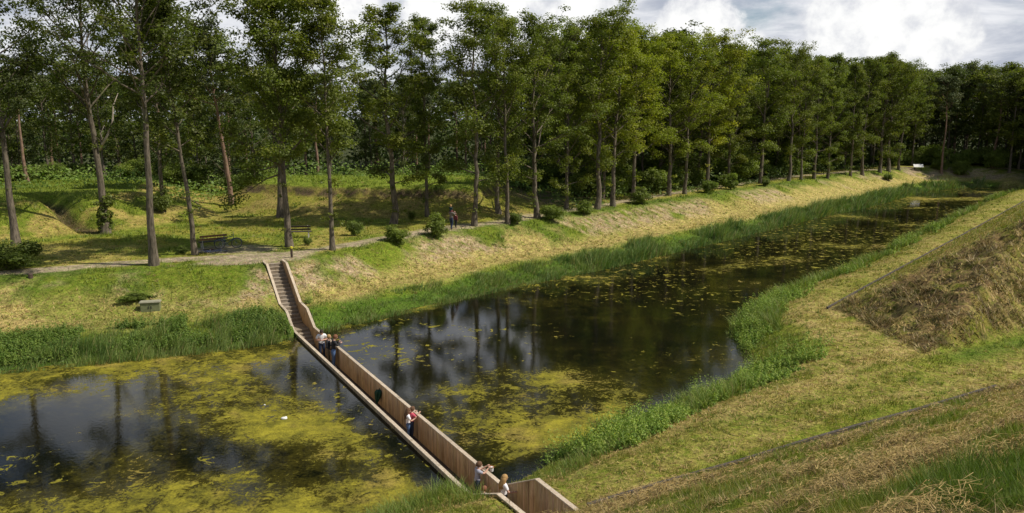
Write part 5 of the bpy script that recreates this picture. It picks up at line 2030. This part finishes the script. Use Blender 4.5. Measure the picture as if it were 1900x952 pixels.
GA = 'visitors on the sunken bridge'
p, _, _ = on_deck(605, 610, 1.60, -.70, -.42)
person('man in a loose white shirt and dark jeans looking down at something in his hands', p, math.pi + .35, 1.66,
       {'eL': (-.165, .02, .645), 'wL': (-.045, .135, .665), 'eR': (.165, .02, .645), 'wR': (.045, .14, .66)},
       W_SH, DJEANS, SHOE, HAIR_D, 'short', lean=.10, headpitch=.55, group=GA, curl=.9)
p, _, _ = on_deck(618, 619, 1.63, -.62, -.44)
person('blond person in a black jacket and khaki trousers between the white shirt and the wall', p, FACE_N - .5, 1.63,
       {'eL': (-.15, .03, .64), 'wL': (-.09, .13, .60), 'eR': (.15, .02, .63), 'wR': (.13, .11, .56)}, BLK, KHAKI, SHOE, HAIR_L, 'long', lean=.06, group=GA)
p, _, _ = on_deck(625, 621, 1.66, -.45, -.30)
person('auburn haired person in a black jacket and blue jeans leaning over the bridge wall', p, FACE_N - .05, 1.70,
       {'eL': (-.15, .10, .68), 'wL': (-.09, .20, .735), 'eR': (.16, .09, .69), 'wR': (.10, .20, .74)}, BLK, JEANS, SHOEL, HAIR_R, 'long', lean=.14, headpitch=.2, group=GA)
p, _, _ = on_deck(764, 757, 1.27, -.60, -.40)
person('girl with long brown hair, white top and blue jeans, her arm on the wall', p, FACE_N - .25, 1.28,
       {'eL': (-.14, .06, .65), 'wL': (-.10, .20, .70), 'eR': (.15, .07, .65), 'wR': (.09, .20, .695)}, W_SH, JEANS, SHOE, HAIR_B, 'short', 'long', big=1.12, group=GA)
p, _, _ = on_deck(771.5, 754, 1.30, -.36, -.27)
person('child in a pink top and dark trousers hidden behind the girl in jeans', p, FACE_N + .1, 1.31,
       {'eL': (-.14, .09, .70), 'wL': (-.10, .19, .78), 'eR': (.14, .10, .70), 'wR': (.10, .21, .79)}, PINK, DJEANS, SHOE, HAIR_B, 'short', big=1.12, lean=.08, group=GA)
p, s_, t_ = on_deck(895.5, 856, 1.33, -.48, -.30)
person('boy in a grey T-shirt and dark jeans holding a white pot out over the wall', p, FACE_N - .15, 1.35,
       {'eL': (-.11, .14, .745), 'wL': (-.05, .275, .835), 'eR': (.12, .14, .735), 'wR': (.055, .275, .825)}, GR_SH, DJEANS, SHOE, HAIR_B, 'short', big=1.10, lean=.10, group=GA, curl=1.0)
a_ = FACE_N - .15
bx, by, bz = p[0] - math.sin(a_) * .50, p[1] + math.cos(a_) * .50, p[2] + 1.35 * .80
e = tag(empty('white_pot', (bx, by, bz)), 'small white pot with a brown rim held out over the water by the boy', 'pot')
m_ = MB(); m_.tube([(0, 0, -.13), (0, 0, -.12), (0, 0, .02)], [.05, .06, .075], 14); m_.build('pail', M['white'], e, False)
m_ = MB(); m_.torus((0, 0, .025), .075, .014, (0, 0, 1), 20, 6); m_.build('rim', mat_c('rust', (.30, .12, .04)), e, True)
p, _, _ = on_deck(908, 902, 1.02, -.95, -.60)
person('small child of whom only the brown haired head shows above the near grass', p, FACE_N + .3, 1.04,
       {}, mat_c('pale_tee', (.50, .42, .38)), DJEANS, SHOE, HAIR_R, 'short', big=1.22, group=GA)
q = BO + BD * 16.62 - BN * .36
p = (q[0], q[1], floor_z(16.62))
person('girl with long wavy blond hair in a white top on the near stairs', p, FACE_N - .1, 1.38,
       {'eL': (-.16, .02, .65), 'wL': (-.15, .13, .60), 'eR': (.17, .04, .66), 'wR': (.17, .17, .645)}, W_SH, BLK, SHOE, HAIR_L, 'short', 'long', big=1.08, group=GA)
b = on_ground(837.5, 426)
wz = math.atan2(14, 9) - math.pi / 2
person('adult in a grey coat walking on the path with a child riding on the shoulders', tuple(b), wz, 1.66,
       {'kL': (-.055, .06, .29), 'aL': (-.055, .07, .05), 'tL': (-.06, .16, .02), 'kR': (.055, .02, .285), 'aR': (.055, -.10, .06), 'tR': (.06, -.02, .018),
        'eL': (-.15, .08, .70), 'wL': (-.10, .15, .80), 'eR': (.15, .08, .70), 'wR': (.10, .15, .80)}, COAT, DJEANS, SHOE, HAIR_B, 'long', headpitch=.1)
cp = Vector((b[0], b[1], b[2])) + Vector((-math.sin(wz), math.cos(wz), 0)) * (-.05)
person('small blond child in a dark teal top riding on the shoulders of the walking adult', (cp.x, cp.y, b[2] + 1.40 - .46 * .98), wz, .98,
       {'kL': (-.095, .16, .50), 'aL': (-.085, .19, .29), 'tL': (-.085, .26, .25), 'kR': (.095, .16, .50), 'aR': (.085, .19, .29), 'tR': (.085, .26, .25),
        'eL': (-.13, .07, .66), 'wL': (-.06, .17, .66), 'eR': (.13, .07, .66), 'wR': (.06, .17, .66)}, TEAL, MAROON, SHOE, HAIR_L, 'long', big=1.25)
b = on_ground(845.5, 423)
person('child in a maroon coat walking just ahead of the adult in grey', tuple(b), wz, 1.18,
       {'kL': (-.055, .05, .29), 'aL': (-.055, .06, .05), 'tL': (-.06, .15, .02), 'aR': (.055, -.07, .055), 'tR': (.06, .01, .018)}, MAROON, BLK, SHOE, HAIR_B, 'long', big=1.15)
